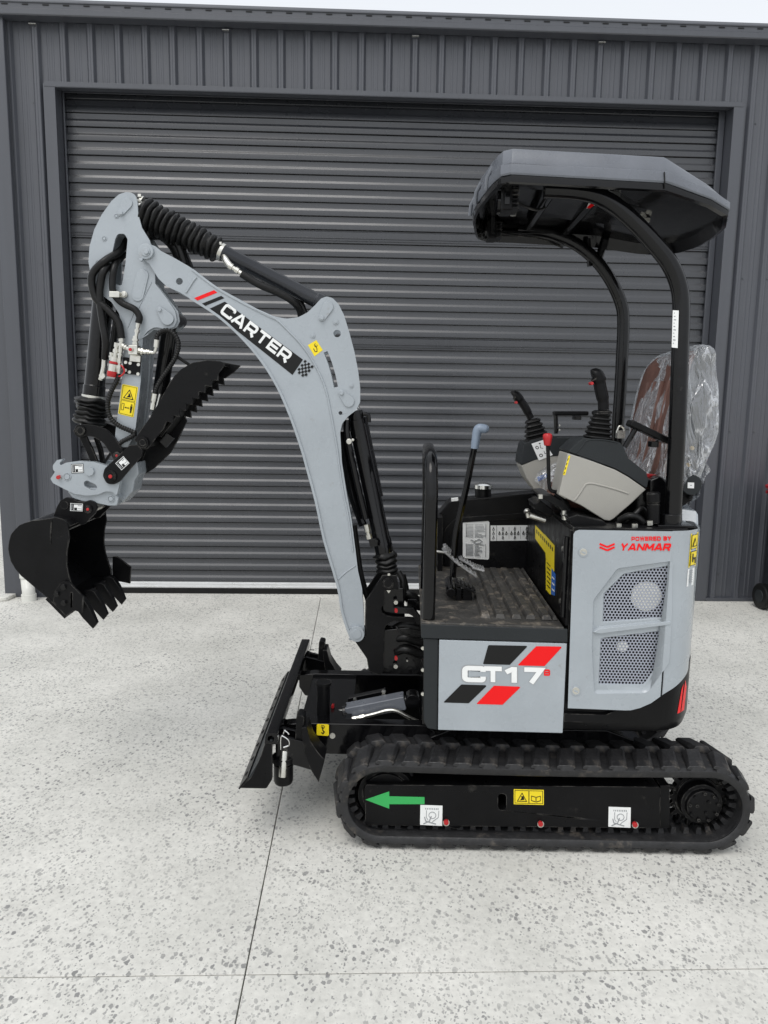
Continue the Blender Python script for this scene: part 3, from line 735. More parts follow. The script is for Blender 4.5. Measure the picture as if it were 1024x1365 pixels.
# ------------------------------------------------------------------ track frames, idlers, sprockets, rollers
def undercarriage_side(y, near):
    off = Matrix.Translation(V(0, y, 0))
    fw0 = -.452
    m = MB()
    m.pr(LF, [(487, 1046, 3), (880, 1049, 3), (880, 1104, 3), (487, 1100, 3)], fw0, -.30, holes=[[(664, 1058, 6), (675, 1058, 6), (675, 1080, 6), (664, 1080, 6)]])
    fo = m.obj('track_frame', 'satin', EX, LF, bevel=.003)
    shift(fo, y)
    m = MB(); m.pr(LF, [(880, 1047), (893, 1047), (893, 1104), (880, 1104)], fw0+.012, -.32); m.obj('end_plate', 'satin', fo, bevel=.002)
    m = MB(); m.lathe(V(CI+.012, -.42, CZ), V(CI+.012, -.33, CZ), [(0, .03), (0, .098), (.3, .104), (.35, .112), (.65, .112), (.7, .104), (1, .098), (1, .03)], 40)
    m.lathe(V(CI+.012, -.428, CZ), V(CI+.012, -.34, CZ), [(0, .05), (.0, .08), (.2, .085), (1, .085)], 32)
    w = m.obj('idler_wheel', 'satin', EX, LF, bevel=.002); shift(w, y)
    # sprocket: toothed ring with motor hub
    pts = []
    NT = 19
    for i in range(NT):
        a = 2*PI*i/NT; da = 2*PI/NT
        for f, r in ((.0, .088), (.22, .090), (.38, .112), (.62, .112), (.78, .090)): pts.append((CS+r*math.cos(a+f*da), CZ+r*math.sin(a+f*da)))
    m = MB(); m.ext(pts, -.400, -.378, holes=[circ(CS, CZ, .066, 24)])
    m.lathe(V(CS, -.405, CZ), V(CS, -.36, CZ), [(0, .066), (0, .078), (1, .082), (1, .066)], 40)
    spk = m.obj('drive_sprocket', 'satin', EX, LF, bevel=.0015); shift(spk, y)
    m = MB(); m.lathe(V(CS, -.452, CZ-.006), V(CS, -.36, CZ-.006), [(0, .0), (0, .048), (.03, .056), (.18, .060), (.19, .072), (1, .076)], 40)
    hb = m.obj('motor_hub', 'satin', spk, bevel=.0015)
    m = MB()
    for i in range(9):
        a = 2*PI*i/9+.2; m.tube([V(CS+.05*math.cos(a), -.459, CZ-.006+.05*math.sin(a)), V(CS+.05*math.cos(a), -.44, CZ-.006+.05*math.sin(a))], .0058, 6)
    for i in range(3):
        a = 2*PI*i/3+.9; m.tube([V(CS+.024*math.cos(a), -.456, CZ-.006+.024*math.sin(a)), V(CS+.024*math.cos(a), -.44, CZ-.006+.024*math.sin(a))], .006, 12)
    for i in range(9):
        a = 2*PI*i/9; m.tube([V(CS+.091*math.cos(a), -.408, CZ+.091*math.sin(a)), V(CS+.091*math.cos(a), -.40, CZ+.091*math.sin(a))], .005, 6)
    m.obj('hub_bolts', 'satin', spk)
    for u in (-.30, 0., .30):
        m = MB(); m.lathe(V(u, -.43, .085), V(u, -.32, .085), [(0, .02), (0, .036), (.3, .036), (.35, .044), (.65, .044), (.7, .036), (1, .036), (1, .02)], 24)
        w = m.obj('track_roller', 'satin', EX, LF); shift(w, y)
    return fo
nf = undercarriage_side(0, True); ff = undercarriage_side(.75, False)
w = -.452
decal('arrow_sticker', LF, w, [([(487, 1066), (519, 1055), (519, 1061.5), (566, 1062.5), (566, 1072), (519, 1072), (519, 1078)], 0)], nf, ['green'], label='green travel direction arrow')
for x, y in ((560, 1073), (811, 1075.5)):
    f = quadmap([(x+.5, y), (x+30, y+1), (x+29.5, y+28), (x, y+26.5)]); it = [(qrect(f, 0, 0, 1, 1), 0)]
    for k in range(8): it.append((qrect(f, .22+.08*k, .14, .26+.08*k, .22), 1))
    it.append((strip([f(.28, .26), f(.28, .62), f(.36, .74)], .7), 1)); it.append((strip([f(.84, .26), f(.82, .6), f(.6, .78), f(.5, .9)], .7), 1))
    it.append((strip([f(*p) for p in circ(.55, .5, .16, 14)]+[f(.71, .5)], .7), 1))
    it.append((strip([f(.2, .6), f(.25, .8), f(.45, .86), f(.72, .93)], 1.2), 2)); it.append((strip([f(.5, .55), f(.42, .8), f(.15, .95)], 1.2), 2))
    decal('tie_down_sticker', LF, w, it, nf, ['white', 'greyprint', 'greyprint'], label='white square lashing point sticker')
f = quadmap([(685, 1052), (725, 1053), (725, 1073), (685, 1072)])
it = [(qrect(f, 0, 0, 1, 1), 0), (qrect(f, .03, .06, .97, .94), 1), (qrect(f, .05, .1, .49, .9), 0), (qrect(f, .52, .1, .95, .9), 0)]+tri_sign(f, .1, .2, .45, .82)
it += [([f(.58, .4), f(.735, .48), f(.735, .85), f(.58, .75)], 1), ([f(.75, .48), f(.9, .4), f(.9, .75), f(.75, .85)], 1), ([f(.6, .46), f(.72, .53), f(.72, .78), f(.6, .7)], 0), ([f(.765, .53), f(.88, .46), f(.88, .7), f(.765, .78)], 0)]
decal('warning_sticker', LF, w, it, nf, ['yellow', 'ink'])
for x, y in ((595, 1097), (721, 1099), (847, 1100)):
    m = MB(); m.pr(LF, circ(x, y, 4.6, 14), w-.004, w+.001, mi=0); m.pr(LF, hexa(x, y, 3.6), w-.012, w-.003, mi=1); m.obj('frame_bolt', ['zinc', 'redp'], nf, bevel=.0008)
# centre section
m = MB(); m.ext([(-.42, .17, .03), (.40, .17, .03), (.40, .31, .03), (.25, .365), (-.30, .365), (-.42, .31, .03)], -.30, .30)
m.tube([V(0, 0, .36), V(0, 0, .40)], .27, 40); uc = m.obj('undercarriage', 'black', EX, LF, bevel=.004)
m = MB(); m.lathe(V(0, 0, .395), V(0, 0, .428), [(0, .2), (0, .25), (.3, .262), (.7, .262), (1, .25), (1, .2)], 48); m.obj('slew_ring', 'black', EX, LF)
# ------------------------------------------------------------------ dozer blade
bl = MB()
pf = [(-1.038, .232), (-1.010, .268), (-.985, .31), (-.958, .352), (-.945, .385), (-.940, .40)]
bl.ext([(a, b) for a, b in pf]+[(-.930, .40), (-.935, .38), (-.948, .345), (-.975, .302), (-1.0, .26), (-1.026, .228)], -.497, .497)
blade = bl.obj('dozer_blade', 'trim', EX, LF, bevel=.0015)
m = MB(); m.ext([(-1.048, .223), (-1.043, .221), (-1.012, .262), (-1.017, .267)], -.5, .5); m.obj('cutting_edge', 'satin', blade, bevel=.001)
m = MB()
for k in range(9): m.tube([V(-1.034, -.44+.11*k, .249), V(-1.026, -.44+.11*k, .243)], .008, 10)
m.obj('edge_bolts', 'satin', blade)
m = MB(); m.ext([(-.958, .385, .006), (-.914, .385, .006), (-.914, .424, .006), (-.952, .424, .006)], -.5, .5, holes=[hexa(-.936, .405, .012)]); m.obj('top_bar', 'black', blade, bevel=.002)
for y0 in (-.5, .488):
    m = MB(); m.ext([(-1.043, .226), (-.952, .226, .012), (-.932, .26, .02), (-.932, .39), (-.955, .39), (-.975, .33, .05), (-1.0, .27, .05)], y0, y0+.012); m.obj('end_plate', 'satin', blade, bevel=.001)
# extension wings folded behind the blade, one at each end, on silver pins
for y, nm in ((-.40, 0), (.40, 1)):
    m = MB(); m.ext([(-.865, .345, .01), (-.838, .35, .01), (-.832, .455, .01), (-.858, .46, .01)], y-.03, y+.03)
    o = m.obj('wing_bar', 'satin', blade, bevel=.002)
    m = MB(); wp = [LF.P(*p, -.445) for p in ((402, 970), (403, 985), (406, 1003), (414, 1026), (425, 1043.5), (433, 1013), (424, 1003), (414, 988), (409, 970))]
    m.ext([(p.x, p.z) for p in wp], y-.045, y+.045)
    m.obj('extension_wing', 'satin', blade, bevel=.002)
    m = MB(); m.ext([(-.93, .30), (-.80, .262), (-.80, .36), (-.93, .39)], y-.04, y-.025); m.ext([(-.93, .30), (-.80, .262), (-.80, .36), (-.93, .39)], y+.025, y+.04); m.obj('wing_bracket', 'black', blade, bevel=.002)
m = MB(); p = LF.P(378, 1043, -.42); q = LF.P(378, 1002, -.42)
m.lathe(p, q, [(0, .02), (0, .030), (.1, .034), (.62, .034), (.62, .020)], 20); m.lathe(p+V(0, 0, .08), p+V(0, 0, .1), [(0, .02), (0, .04), (1, .04), (1, .02)], 20); sl_ = m.obj('pin_sleeve', 'satin', blade, bevel=.001)
m = MB(); m.lathe(LF.P(377, 1035, -.455), LF.P(379, 1000, -.44), [(0, .0), (0, .014), (.95, .0145), (1, .012)], 16); m.obj('wing_pin', 'zinc', sl_, smooth=50)
m = MB(); tubepx(m, LF, [(374, 999, -.44), (374, 985, -.44), (376, 981, -.44), (384, 986, -.44), (385, 993, -.44), (378, 996, -.44)], .0035, 8)
tubepx(m, LF, [(377, 981, -.43), (379, 974, -.43), (384, 977, -.43), (385, 979, -.43)], .0035, 8); m.obj('pin_clip', 'chrome', sl_)
m = MB(); tubepx(m, LF, [(411, 868, .42), (411, 877, .40), (412, 886, .40)], .006, 8, n=3); tubepx(m, LF, [(413, 866, .42), (419, 866.5, .42)], .002, 6, n=2)
m.obj('safety_chain', 'satin', blade)
# push arms
arms = []
for y in (-.28, .22):
    m = MB(); m.ext([(-.905, .262), (-.93, .30), (-.93, .355), (-.86, .362, .02), (-.40, .362), (-.33, .30), (-.33, .25), (-.42, .24), (-.80, .245, .02)], y, y+.05)
    arms.append(m.obj('push_arm', 'black', EX, LF, bevel=.003))
m = MB(); m.ext([(-.87, .26), (-.70, .26), (-.68, .35), (-.87, .35)], -.23, .22); m.obj('cross_plate', 'black', arms[0], bevel=.003)
m = MB(); p = LF.P(424, 965, -.24); q = LF.P(427, 916, -.10); m.tube([V(-.79, -.16, .27), V(-.79, -.16, .47)], .024, 20); m.tube([V(-.79, -.16, .465), V(-.79, -.16, .475)], .03, 20); m.obj('hinge_post', 'satin', arms[0])
f = quadmap([(422.5, 965), (438.5, 965.5), (438.5, 981), (422, 980)])
it = [([f(.08, 0), f(.92, 0), f(1, .08), f(1, .92), f(.92, 1), f(.08, 1), f(0, .92), f(0, .08)], 0), (strip([f(.5, .2), f(.5, .55), f(.62, .68), f(.52, .85), f(.38, .72)], 1.6), 1), (strip([f(*p) for p in circ(.5, .24, .14, 10)]+[f(.64, .24)], .8), 1)]
decal('lifting_sticker', LF, -.28, it, arms[0], ['yellow', 'ink'])
m = MB(); m.pr(LF, circ(443.3, 981, 3.8, 14), -.284, -.279); m.obj('grease_plug', 'zinc', arms[0])
m = MB()
m.pr(LF, circ(451.5, 931.5, 3.4, 12), .214, .222)
m.obj('grease_plug', 'zinc', arms[1])
# blade cylinder with its cover plate and silver hose
m = MB(); a = LF.P(462, 949, -.13); b = LF.P(540, 933.5, -.13)
m.box((a+b)/2, ((b-a).length, .06, .054), Matrix.Rotation(-math.atan2(b.z-a.z, b.x-a.x), 3, 'Y')); bc = m.obj('blade_cylinder', 'slate', EX, LF, bevel=.004)
m = MB(); m.tube([LF.P(430, 953, -.12), a], .013, 14); m.obj('piston_rod', 'zinc', bc)
m = MB(); d = (a-b).normalized(); m.tube([a-d*.006, a+d*.012], .032, 20); m.tube([b, b-d*.05], .018, 14); m.tube([b-d*.03+V(0, -.03, 0), b-d*.03+V(0, .03, 0)], .028, 18); m.tube([a-V(0, 0, .02), b-V(0, 0, .02)], .008, 8); m.obj('cylinder_head', 'black', bc, bevel=.002)
m = MB(); m.pr(LF, [(464, 931), (510, 921.5), (514, 919.5), (516, 929), (464, 941)], -.08, -.05); cvp = m.obj('cylinder_cover', 'black', bc, bevel=.002)
m = MB(); [bolt(m, LF, x, y, -.08, 2.3) for x, y in ((473.5, 932.5), (511.5, 922), (511.5, 927))]; m.obj('cover_bolts', 'zinc', cvp)
hose('blade_hose', bc, LF, [(474, 957, -.18), (486, 955, -.18), (500, 951.5, -.18), (517, 947, -.18), (530, 948, -.18), (545, 956, -.18), (562, 964, -.18)], .0075, 'zinc')
m = MB(); m.lathe(LF.P(470, 959, -.18), LF.P(486, 955, -.18), [(0, .006), (.0, .011), (.3, .011), (.3, .008), (.6, .008), (.6, .0105), (1, .0105)], 6); m.obj('hose_fitting', 'zinc', bc)
m = MB(); tubepx(m, LF, [(424, 941, -.1), (436, 942, -.1), (442, 944, -.1)], .0035, 6); tubepx(m, LF, [(426, 950, -.1), (450, 955, -.1)], .0035, 6, n=2); m.pr(LF, circ(443.5, 942.5, 2.2, 8), -.12, -.10, mi=1)
m.obj('small_hoses', ['zinc', 'redp'], bc)

# ------------------------------------------------------------------ upper body: deck
wn, wf = -.47, .45
m = MB(); m.ext([(-.415, .432), (.40, .432), (.40, .70), (.05, .70), (-.415, .742)], -.44, .44)
deck = m.obj('deck_frame', 'black', EX, bevel=.003)
m = MB(); m.pr(U, [(565, 851), (584.4, 852, 2), (582.8, 973.5), (570, 971, 3), (565, 962, 3)], wn+.004, .44); m.obj('front_pillar', 'trim', deck, bevel=.003)
m = MB()
for y in (864, 893, 925): bolt(m, U, 564.0, y, wn+.02, 2.2)
m.obj('pillar_bolts', 'zinc', deck)
m = MB(); m.pr(U, [(585.6, 853), (756, 858), (750.3, 977.5), (584, 973.2)], wn-.002, wn+.03); sidep = m.obj('side_panel', 'grey', EX, bevel=.0025)
# stripes and type plate lettering
st = [([(651, 860, 2.5), (704, 861, 1.5), (679.7, 886.3, 1), (644, 885.3, 1)], 1), ([(697+18, 861.5, 2.5), (750, 862, 1.5), (726, 888, 1.5), (690, 887, 1)], 0),
      ([(615, 912.5, 2.5), (649.8, 913.5, 1.5), (625, 937.5, 2), (591, 936.5, 1)], 1), ([(658.5, 914.2, 2.5), (694.8, 915.5, 1.5), (670, 939.5, 2), (635, 938.5, 1)], 0)]
for q_ in st: decal('stripe', U, wn-.002, [q_], sidep, ['red', 'ink'])
def dirx(a, b): return ((b[0]-a[0]), (b[1]-a[1]))
H_ = 20.2
for ch, x0, x1, yb in (('C', 617, 644, 908.2), ('T', 645.5, 669, 909), ('1', 674.5, 689.5, 909.8), ('7', 699, 723.5, 910.4)):
    wd = GL[ch][0]; s = (x1-x0)/wd
    o1, _ = letters(ch, (x0, yb), (s, s*.028), (0, -H_), t=.30)
    o0, _ = letters(ch, (x0-.6, yb+.5), ((x1-x0+1.2)/wd, .7), (0, -H_-1.0), t=.36)
    decal('letter', U, wn-.002, [(p, 0) for p in o0]+[(p, 1) for p in o1], sidep, ['greyprint', 'white'])
o1, _ = letters('B', (725.3, 900.6), (7.2, .2), (0, -8.2), t=.26)
decal('letter', U, wn-.002, [(p, 0) for p in o1], sidep, ['red'])
# floor mat
m = MB(); m.pr(U, [(561.3, 829, 2), (752, 836), (757, 857), (561.5, 851, 2)], wn, .42); mat_o = m.obj('floor_mat', 'floor', EX, bevel=.004)
m = MB(); m.pr(U, [(561.3, 832, 2), (757, 839), (757, 856.5), (561.5, 851, 2)], wn-.003, wn+.012); m.obj('mat_edge', 'trim', mat_o, bevel=.003)
zt = U.P(650, 832, wn).z
for k, u in enumerate((-.205, -.155, -.100, -.052, .002, .030)):
    wdt = .036 if k < 5 else .018
    m = MB()
    m.loft([[V(u-wdt/2, -.40, zt-.002), V(u+wdt/2, -.40, zt-.002), V(u+wdt/2, .36, zt-.002), V(u-wdt/2, .36, zt-.002)], [V(u-wdt/2+.006, -.39, zt+.013), V(u+wdt/2-.006, -.39, zt+.013), V(u+wdt/2-.006, .35, zt+.013), V(u-wdt/2+.006, .35, zt+.013)]])
    m.obj('mat_rib', 'floor', mat_o, bevel=.002)
# far console (tank side) with rounded shoulder and decals
wt = .40
m = MB(); m.pr(U, [(580, 800), (581, 690, 16), (600, 668, 10), (640, 664, 30), (713, 657), (745, 655), (745, 800)], wt, wt+.12); tank = m.obj('tank_cover', 'satin', EX, bevel=.006, seg=3)
m = MB(); m.pr(U, [(592, 790), (592, 706, 18), (608, 690, 14), (722, 682), (722, 690), (612, 697, 12), (600, 710, 14), (600, 790)], wt-.006, wt); m.obj('tank_rib', 'satin', tank, bevel=.003)
m = MB(); m.lathe(U.P(644, 664, wt+.05), U.P(644, 648, wt+.05), [(0, .055), (.04, .055), (.1, .036), (.8, .036)], 24); cp = m.obj('filler_cap', 'satin', tank)
m = MB(); a = U.P(644, 651, wt+.05); m.lathe(a, a+V(0, 0, .026), [(0, .036), (.0, .041), (.6, .041), (.8, .034), (1, .02)], 24); m.obj('cap_top', 'chrome', cp)
m = MB(); m.pr(U, [(602, 665), (611, 664), (611, 667.5), (602, 668.5)], wt-.003, wt+.03); m.obj('small_tag', 'white', tank)
f = quadmap([(617, 694), (652.5, 694.5), (652, 746), (617, 744)])
it = [([f(.04, 0), f(.96, 0), f(1, .03), f(1, .97), f(.96, 1), f(.04, 1), f(0, .97), f(0, .03)], 0)]
rnd = random.Random(5)
for blk in ((.1, .42), (.62, .93)):
    y = blk[0]
    while y < blk[1]:
        it.append((qrect(f, .12, y, .4, y+.012), 1))
        it.append((qrect(f, .45, y, .45+.12+.3*rnd.random(), y+.012), 1)); y += .035
it += [(strip([f(.3, .5), f(.45, .54), f(.62, .48), f(.75, .55)], .8), 1), (strip([f(.4, .56), f(.55, .6), f(.7, .57)], .8), 1)]
for x in (.12, .86): it.append((qrect(f, x, .08, x+.01, .44), 1)); it.append((qrect(f, x, .6, x+.01, .94), 1))
decal('instruction_sticker', U, wt-.001, it, tank, ['white', 'greyprint'])
f = quadmap([(654, 700.5), (711, 700), (711, 720.5), (654, 721)])
it = [(qrect(f, 0, 0, 1, 1), 0), (qrect(f, .14, 0, .15, 1), 1), (qrect(f, .43, .1, .435, .9), 1), (qrect(f, .7, .1, .705, .9), 1)]
for cx in (.07, .29, .57, .85):
    for dx, dy in ((0, -.28), (0, .28), (-.08, 0), (.08, 0), (0, 0)):
        if cx < .1 and dx: continue
        x, y = cx+dx, .5+dy; it.append((strip([f(x-.02, y+.08), f(x, y-.09), f(x+.022, y+.07)], .9), 1)); it.append((qrect(f, x-.022, y+.09, x+.02, y+.12), 1))
decal('control_pattern_sticker', U, wt-.001, it, tank, ['white', 'ink'])
m = MB(); m.pr(U, [(583, 690), (590, 690), (590, 775), (583, 775)], .30, .40); m.obj('tank_front', 'satin', tank)
# ------------------------------------------------------------------ engine housing
plan = [(.062, -.455), (.372, -.455), (.43, -.438), (.475, -.395), (.508, -.33), (.535, -.22), (.552, -.08), (.556, .06), (.552, .2), (.53, .31), (.49, .39), (.42, .44), (.33, .455), (.062, .455)]
def ringz(z, off=0., pl=plan):
    o = []
    for i, (a, b) in enumerate(pl):
        d = Vector((a-.2, b)).normalized() if 0 < i < len(pl)-1 else Vector((0, 0))
        o.append(V(a+d.x*off, b+d.y*off, z))
    return o
m = MB(); m.loft([ringz(.50), ringz(1.108), ringz(1.122, -.012)]); eng = m.obj('engine_housing', 'satin', EX, bevel=.003, smooth=40)
# black counterweight skirt
m = MB(); P2 = spline([(a, b) for a, b in plan[1:-1]], 4)
pl2 = [(.062, -.458), (.2, -.458)]+[(p.x, p.y) for p in P2]+[(.062, .458)]
def pr_off(pl, off):
    o = []
    for i, (a, b) in enumerate(pl):
        p0 = Vector(pl[max(0, i-1)]); p1 = Vector(pl[min(len(pl)-1, i+1)]); d = (p1-p0).normalized(); o.append((a+d.y*off, b-d.x*off))
    return o
def sk(z, off): return [V(a, b, z) for a, b in pr_off(pl2, off)]
def skt(k):
    o = []
    for (a, b), (a2, b2) in zip(pr_off(pl2, .012), pl2):
        top_ = .50 if a2 < .30 and b2 < 0 else min(.665, .50+(a2-.30)*1.1) if b2 < 0 and a2 < .46 else .665
        o.append(V(a, b, .47+(top_-.47)*k))
    return o
m.loft([sk(.428, -.05), sk(.431, -.018), sk(.445, .003), sk(.47, .010), skt(.05), skt(1.)]); cwt = m.obj('counterweight', 'satin', EX, smooth=50)
# near cover: flat part with two grilles, then wraps round the corner
wc = -.476
ZT = U.P(830, 706.5, wc).z; ZB = U.P(800, 946, wc).z
recess = [(791, 800, 8), (823, 757.5, 10), (897, 747.5, 5), (895.5, 830, 4), (892, 884, 14), (863, 924, 14), (792, 925, 5), (789, 862, 3)]
g1 = [(805.5, 792, 4), (833, 765, 5), (894, 754, 3), (890, 825.5, 4), (804, 831.5, 3)]
g2 = [(801.5, 851.5, 4), (887, 841, 4), (884.5, 882, 10), (861, 915.5, 9), (798.5, 915, 3)]
uA = U.P(764.5, 800, wc).x; uB = .374
def Lx(p): q = U.P(p[0], p[1], wc); return (q.x, q.z)
out = [Lx((757, 944)), Lx((764.6, 712)), Lx((767, 708)), Lx((772, 706.3)), (uB, ZT-.001), (uB, ZB+.052), (.345, ZB+.028), (.31, ZB+.010), (.28, ZB+.001), (.26, ZB)]
m = MB(); recL = [Lx(p) for p in fillet(recess, 5)]
loops = [[V(x, wc, z) for x, z in out], [V(x, wc, z) for x, z in recL]]
allv = [p for lp in loops for p in lp]
m.add(allv, [tuple(t) for t in tessellate_polygon(loops)])
# wrapped part
wr = [(p.x, p.y) for p in spline([(uB, wc), (.432, -.457), (.48, -.412), (.512, -.345)], 5)]
zb = [ZB+.052+(.66-.052-ZB)*((i/(len(wr)-1))**.9) for i in range(len(wr))]
vs = []
for (a, b), z0 in zip(wr, zb): vs += [V(a, b, z0), V(a, b, ZT)]
m.add(vs, [(2*i, 2*i+2, 2*i+3, 2*i+1) for i in range(len(wr)-1)])
# sloping frame down to the mesh, raised bar between the two grilles
cov = m.obj('engine_cover', 'grey', EX, smooth=50, weld=.0004, fix=False)
rin = [(x+(.15-x)*0, z) for x, z in recL]
cx_, cz_ = sum(p[0] for p in recL)/len(recL), sum(p[1] for p in recL)/len(recL)
def shrink(lp, d):
    c = Vector((sum(p[0] for p in lp)/len(lp), sum(p[1] for p in lp)/len(lp))); o = []
    n = len(lp)
    for i in range(n):
        a = Vector(lp[i-1]); b = Vector(lp[i]); c2 = Vector(lp[(i+1) % n]); t = (c2-a).normalized(); nn = Vector((-t.y, t.x))
        if nn.dot(c-b) < 0: nn = -nn
        o.append(tuple(b+nn*d))
    return o
r1 = shrink(recL, .010)
m = MB(); m.loft([[V(x, wc, z) for x, z in recL], [V(x, wc+.002, z) for x, z in shrink(recL, .0015)], [V(x, wc+.009, z) for x, z in r1]], cap0=False, cap1=False)
h1 = [Lx(p) for p in fillet(g1, 5)]; h2 = [Lx(p) for p in fillet(g2, 5)]
loops = [[V(x, wc+.009, z) for x, z in lp] for lp in (r1, h1, h2)]
allv = [p for lp in loops for p in lp]; m.add(allv, [tuple(t) for t in tessellate_polygon(loops)])
for h in (h1, h2): m.loft([[V(x, wc+.009, z) for x, z in h], [V(x, wc+.015, z) for x, z in shrink(h, .004)]], cap0=False, cap1=False)
m.obj('grille_frame', 'grey', cov, smooth=40, weld=.0002, fix=False)
for h in (h1, h2):
    m = MB(); m.add([V(x, wc+.0145, z) for x, z in shrink(h, .0035)], [tuple(range(len(h)))]); m.obj('grille', 'perf', cov, fix=False)
m = MB(); bar = [Lx(p) for p in [(789.5, 842.5), (800, 836), (893, 826.5), (896, 830), (893, 834), (800, 846)]]
m.loft([[V(x, wc+.010, z) for x, z in bar], [V(x, wc-.003, z) for x, z in shrink(bar, .0045)]]); m.obj('grille_bar', 'grey', cov, bevel=.001)
# what sits behind the mesh: dark bay, round filter housing
m = MB(); m.ext([(.07, .50), (.37, .50), (.37, 1.09), (.07, 1.09)], -.34, -.33); m.obj('bay_wall', 'satin', eng)
m = MB(); a = U.P(862, 795, -.4594); m.lathe(a, a+V(0, .02, 0), [(0, 0), (0, .042), (.06, .05), (1, .05)], 28); a = U.P(830, 862, -.4594); m.lathe(a, a+V(0, .02, 0), [(0, 0), (0, .018), (1, .022)], 20); o = m.obj('filter_housing', 'pvc', eng); o['kind'] = 'stuff'
for x, y in ((778, 736), (768, 921)):
    m = MB(); m.pr(U, circ(x, y, 6.6, 24), wc-.0025, wc, mi=0); m.pr(U, circ(x, y, 4.8, 20), wc-.0035, wc-.002, mi=1); m.pr(U, capsule((x-1.6, y), 1.0, (x+1.8, y+1.4), 1.2), wc-.0060, wc-.003, mi=0); m.obj('cover_latch', ['grey', 'zinc'], cov, bevel=.0006)
wl = wc-.0
o1, l1 = letters('POWERED BY', (842, 720.6), (5.05*.92, -.12), (0, -5.2), gap=.22, t=.26)
s = (895-842)/l1; o1, _ = letters('POWERED BY', (842, 721), (s, -.01*s), (0, -5.4), gap=.22, t=.26)
decal('lettering', U, wl, [(p, 0) for p in o1], cov, ['red'])
_, l1 = letters('YANMAR', (0, 0), (1, 0), (0, -1), gap=.14, t=.3)
s = (893.5-826)/l1; o1, _ = letters('YANMAR', (826, 733.8), (s, 0), (0, -9.2), gap=.14, t=.27, slant=.28)
decal('lettering', U, wl, [(p, 0) for p in o1], cov, ['red'])
em = []
for dy in (0, 4.4):
    em.append((strip([(799.5, 725+dy), (809.5, 729.2+dy)], 2.6), 0)); em.append((strip([(809.5, 729.4+dy), (819.5, 725+dy)], 2.6), 0))
decal('emblem', U, wl, em, cov, ['red'])
# rear hood beyond the seam
m = MB(); wr2 = [(p.x, p.y) for p in spline([(.516, -.337), (.545, -.22), (.562, -.08), (.566, .06), (.562, .2), (.54, .31), (.50, .39), (.43, .44), (.33, .46)], 4)]
vs = []; nn = len(wr2)
for i, (a, b) in enumerate(wr2):
    zt_ = ZT+.035 if i > 2 else ZT+.0
    vs += [V(a, b, .66), V(a+.0, b, .8), V(a+.001, b, 1.0), V(a, b, zt_-.012), V(a-.008, b+.0, zt_), V(a-.05, b*.94, zt_+.004)]
m.add(vs, [(6*i+j, 6*i+6+j, 6*i+7+j, 6*i+1+j) for i in range(nn-1) for j in range(5)]); hood = m.obj('rear_hood', 'grey', EX, solid=.006, smooth=50, fix=False)
# stickers on the wrapped edge: built on the curved surface
def wrap_sticker(name, par, z0, z1, i0, i1, items, mats, off=.0012):
    """unit-square items laid on the curved cover"""
    def F(x, y, k):
        t = i0+(i1-i0)*x; i = min(int(t), len(wr)-2); f_ = t-i
        a = Vector(wr[i]).lerp(Vector(wr[i+1]), f_); d = (Vector(wr[i+1])-Vector(wr[i])).normalized()
        return V(a.x+d.y*(off+k), a.y-d.x*(off+k), z1+(z0-z1)*y)
    m = MB()
    for k, (pl, mi) in enumerate(items): m.add([F(x, y, k*.0003) for x, y in pl], [tuple(range(len(pl)))], mi)
    return m.obj(name, mats, par, fix=False)
def R4(x0, y0, x1, y1): return [(x0, y0), (x1, y0), (x1, y1), (x0, y1)]
wrap_sticker('warning_sticker', cov, U.P(912, 755, -.43).z, ZT-.012, 6.0, 10.2, [(R4(0, 0, 1, 1), 0), (R4(.1, .04, .9, .47), 1), (R4(.16, .06, .84, .45), 0), (R4(.1, .53, .9, .96), 1), (R4(.16, .55, .84, .94), 0), ([(.5, .12), (.8, .4), (.2, .4)], 1), ([(.5, .2), (.66, .37), (.34, .37)], 0), (R4(.3, .6, .42, .85), 1), (R4(.42, .72, .75, .78), 1), (R4(.62, .78, .75, .9), 1)], ['yellow', 'ink'])
wrap_sticker('serial_sticker', cov, U.P(910, 780, -.43).z, U.P(912, 757, -.43).z, 5.8, 9.2, [(R4(0, 0, 1, 1), 0)]+[(R4(.2+.1*(k % 2), .1+.13*k, .7, .15+.13*k), 1) for k in range(6)], ['white', 'greyprint'])
m = MB(); pts = [U.P(904, 939, -.44), U.P(911, 915, -.42), U.P(911.5, 897, -.41)]
def cw(px, z, dz=0):
    return None
# red mark on the skirt
i0 = [i for i, p in enumerate(pl2) if p[0] > .44 and p[1] < 0]
k0, k1 = i0[0], i0[min(len(i0)-1, 3)]
ro = pr_off(pl2, .0135)
def CWp(t, z): i = int(t); i = min(i, len(ro)-2); a = Vector(ro[i]).lerp(Vector(ro[i+1]), t-i); return V(a.x, a.y, z)
m = MB()
for (t0, t1, za, zb_, zc, zd) in ((k0-.3, k0+.8, .50, .50, .60, .585), (k0+1.1, k0+2.6, .50, .50, .58, .61)):
    m.add([CWp(t0, za), CWp(t1, zb_), CWp(t1+.5, zc), CWp(t0+.9, zd)], [(0, 1, 2, 3)])
m.obj('red_emblem', 'red', cwt, fix=False)
# top plate, rim bolts
m = MB(); m.loft([ringz(1.121, .0), ringz(1.132, -.004), ringz(1.134, -.02)]); top = m.obj('top_plate', 'satin', EX, bevel=.002)
